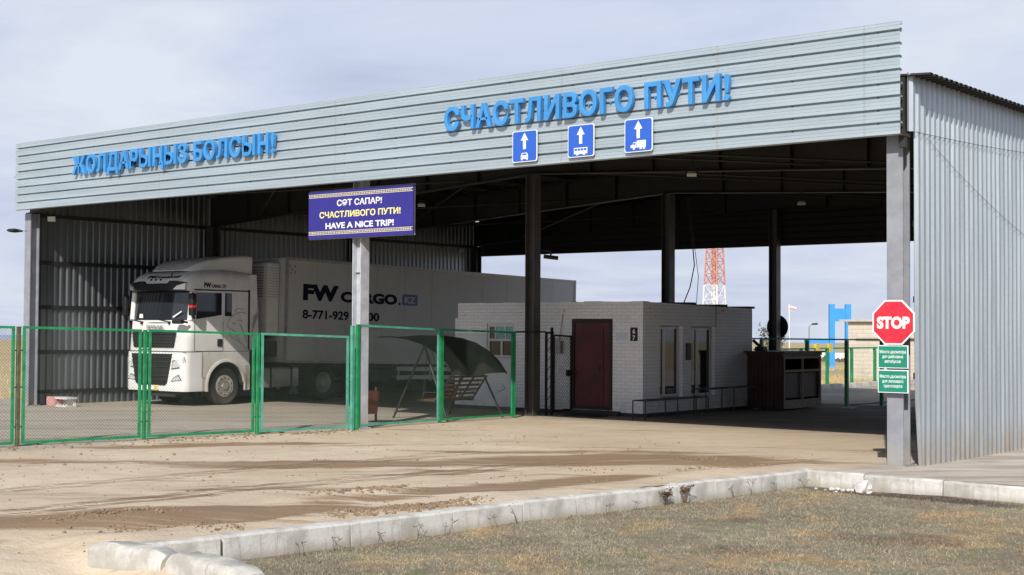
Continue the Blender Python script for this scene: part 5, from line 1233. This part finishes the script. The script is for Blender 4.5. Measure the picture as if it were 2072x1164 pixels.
# wheels
def wheel(c, side, tyre_w=.30, dual=False):
    t = MB(); s = side
    prof = [(.30, -.02), (.36, 0), (.47, .012), (.505, -.03), (.52, -.06), (.52, -tyre_w + .06), (.505, -tyre_w + .03), (.47, -tyre_w), (.30, -tyre_w)]
    t.lathe([(r, o * s) for r, o in prof], c, 'x', 36)
    for k in range(40):
        a = 2 * math.pi * k / 40; y, z = math.cos(a), math.sin(a); 
        t.bar((c[0] - s * .06, c[1] + y * .519, c[2] + z * .519), (c[0] - s * (tyre_w - .06), c[1] + y * .519, c[2] + z * .519), .03, .016, up=(0, y, z))
    o = t.build('wheel', 'tyre', lor, smooth=35)
    r_ = MB()
    pr = [(0, .03), (.09, .03), (.10, -.01), (.17, -.015), (.22, .01), (.26, .015), (.285, .0), (.30, .01), (.305, -.03)] if not dual else [(0, -.02), (.10, -.02), (.11, -.08), (.18, -.16), (.24, -.16), (.28, -.04), (.30, .0), (.305, -.03)]
    r_.lathe([(r, q * s) for r, q in pr], c, 'x', 28); ro = r_.build('rim', 'rim', o, smooth=40)
    b = MB()
    for k in range(10):
        a = 2 * math.pi * k / 10; yy, zz2 = c[1] + .145 * math.cos(a), c[2] + .145 * math.sin(a); o_ = -.012 if not dual else -.13
        b.tube([(c[0] + s * o_, yy, zz2), (c[0] + s * (o_ + .035), yy, zz2)], .016, 6)
    b.build('wheel_nut', 'alu', o)
    h = MB()
    if not dual:
        for k in range(10):
            a = 2 * math.pi * (k + .5) / 10; h.lathe([(0, .0165 * s), (.021, .0165 * s)], (c[0], c[1] + .235 * math.cos(a), c[2] + .235 * math.sin(a)), 'x', 8)
        h.build('rim_hole', 'black', o)
for s, x in ((1, -.06), (-1, -2.44)): wheel((x, 1.43, .515), s)
for s, x in ((1, -.05), (-1, -2.45)): wheel((x, 5.22, .515), s, .30, True); wheel((x - s * .36, 5.22, .515), s, .28, True)
mb = MB()
for x in (-.85, -1.65): mb.box(x - .05, x + .05, 2.0, 6.3, .75, 1.0)
mb.box(-2.0, -.5, 1.35, 1.5, .45, .6); mb.box(-2.1, -.4, 5.15, 5.29, .45, .6); mb.box(-1.9, -.6, 4.7, 5.7, 1.0, 1.08)
mb.box(-2.3, -.2, 2.45, 2.8, .85, 1.3); mb.build('chassis', 'chassis', lor)
mb = MB(); mb.cbox(-.60, -.06, 2.75, 4.25, .42, .98, .07); mb.build('fuel_tank', 'alu', lor, smooth=40)
mb = MB(); 
for y in (3.1, 3.9): mb.box(-.62, -.045, y, y + .06, .40, .995)
mb.build('tank_strap', 'chassis', lor)
mb = MB(); mb.cbox(-.5, -.08, 2.42, 2.68, .45, .95, .02); mb.box(-.075, -.06, 2.45, 2.65, .5, .9); mb.build('battery_box', 'chassis', lor)
mb = MB()
for k in range(14):
    a0, a1 = math.pi * (.05 + .9 * k / 14), math.pi * (.05 + .9 * (k + 1) / 14)
    for xs in ((-.02, -.70), (-2.48, -1.80)): mb.add([(xs[0], 5.22 + .62 * math.cos(a0), .55 + .62 * math.sin(a0)), (xs[0], 5.22 + .62 * math.cos(a1), .55 + .62 * math.sin(a1)), (xs[1], 5.22 + .62 * math.cos(a1), .55 + .62 * math.sin(a1)), (xs[1], 5.22 + .62 * math.cos(a0), .55 + .62 * math.sin(a0))], [(0, 1, 2, 3)])
mb.build('mudguard', 'black', lor)
# trailer, its own slight angle and nose-up pitch
def put(o): o.location = TL; o.rotation_euler = (-.022, 0, -.068); return o
TL = (-.09, 3.62, .13)
mb = MB(); mb.cbox(-2.55, .0, 0, 13.3, .99, 4.0, .03); tb = put(mb.build('trailer_body', 'box', lor))
mb = MB()
for y in (.0, 13.24): mb.box(-.02, .018, y - .008, y + .09, .985, 4.012); mb.box(-2.57, -2.53, y - .008, y + .09, .985, 4.012)
mb.box(-.02, .012, .091, 13.23, 3.93, 4.01); mb.box(-.02, .012, .091, 13.23, .98, 1.05); mb.build('trailer_edge', 'alu', tb)
mb = MB()
for k in range(1, 11): mb.box(-.001, .0025, k * 1.2 - .006, k * 1.2 + .006, 1.06, 3.92)
mb.build('panel_joint', paint('panel joint', (.36, .355, .33), .5), tb)
for k in range(6):
    m2 = MB(); m2.cbox(.0125, .03, 1.2 + k * 2.1, 1.32 + k * 2.1, 1.0, 1.035, .004); m2.build('marker_lamp', 'plate_yellow', tb)
mb = MB(); mb.cbox(-2.35, -.22, -.48, -.002, 1.75, 3.86, .10); fu = mb.build('cooling_unit', 'cab', tb, smooth=40)
mb = MB()
for k in range(12): mb.box(-.60, -.215, -.43, -.05, 2.85 + k * .075, 2.862 + k * .075); mb.box(-2.2, -.4, -.488, -.475, 2.85 + k * .075, 2.885 + k * .075)
mb.build('louvre', 'grey_print', fu)
mb = MB(); mb.box(-2.3, -.3, -.40, -.003, 1.15, 1.6); mb.build('undercarriage_box', 'chassis', tb)
ft = face_side(.003)
mb = MB(); lettering(mb, 'FW', .66, 2.80, .50, .003, ft, 1.38, .06); lettering(mb, 'CARGO', 2.12, 2.80, .335, .003, ft, 2.34, .055); mb.build('lettering', 'navy', tb)
mb = MB(); mb.box(.002, .006, 4.53, 4.61, 2.80, 2.88); mb.build('lettering_dot', 'navy', tb)
mb = MB(); r = .07; P = []
for a_, b_, s0 in ((5.36 - r, 2.80 + r, -90), (5.36 - r, 3.15 - r, 0), (4.68 + r, 3.15 - r, 90), (4.68 + r, 2.80 + r, 180)):
    for a in range(0, 91, 30): P.append((a_ + r * math.cos(R(s0 + a)), b_ + r * math.sin(R(s0 + a))))
mb.prism(P, lambda u, v: (.002, u, v), lambda u, v: (.005, u, v)); po = mb.build('lettering_plate', 'kz_blue', tb)
mb = MB(); lettering(mb, 'KZ', 5.02, 2.87, .21, .003, face_side(.0055), .46, .02, True); mb.build('plate_lettering', 'box', po)
mb = MB(); lettering(mb, '8-771-929', .66, 2.27, .27, .003, ft, 1.80, .03); lettering(mb, '00', 3.22, 2.27, .27, .003, ft, .50, .03); mb.build('lettering', 'navy', tb)
mb = MB(); 
for k, (a, b) in enumerate(((.12, 3.72), (.2, 3.62), (.3, 3.72), (.3, 3.55), (.14, 3.52))): mb.box(.0, .0035, a, a + .07, b, b + .08)
mb.build('sticker', 'grey_print', tb)
mb = MB(); mb.box(-2.45, -.1, .3, 13.2, .86, .985); mb.box(-1.85, -1.7, .5, 13, .6, .86); mb.box(-.8, -.65, .5, 13, .6, .86); mb.build('trailer_frame', 'chassis', tb)
mb = MB()
for z in (.50, .76): mb.box(-.12, -.08, 4.6, 7.6, z, z + .13)
for y in (4.7, 6.1, 7.5): mb.box(-.16, -.125, y, y + .06, .45, .86)
mb.build('side_guard', 'alu', tb)
for x in (-2.0, -.45):
    mb = MB(); mb.box(x - .06, x + .06, 2.7, 2.85, .0, .86); mb.box(x - .14, x + .14, 2.65, 2.9, -.05, .0); mb.build('landing_leg', 'chassis', tb)
mb = MB(); mb.cbox(-.75, -.1, 3.1, 4.4, .42, .84, .02); mb.build('pallet_box', 'chassis', tb)
ca, sa = math.cos(-.068), math.sin(-.068)
for k in range(3):
    for s, x in ((1, -.04), (-1, -2.46)):
        y = 8.3 + 1.31 * k; wheel((TL[0] + x * ca - y * sa, TL[1] + x * sa + y * ca, .515), s, .38, True)
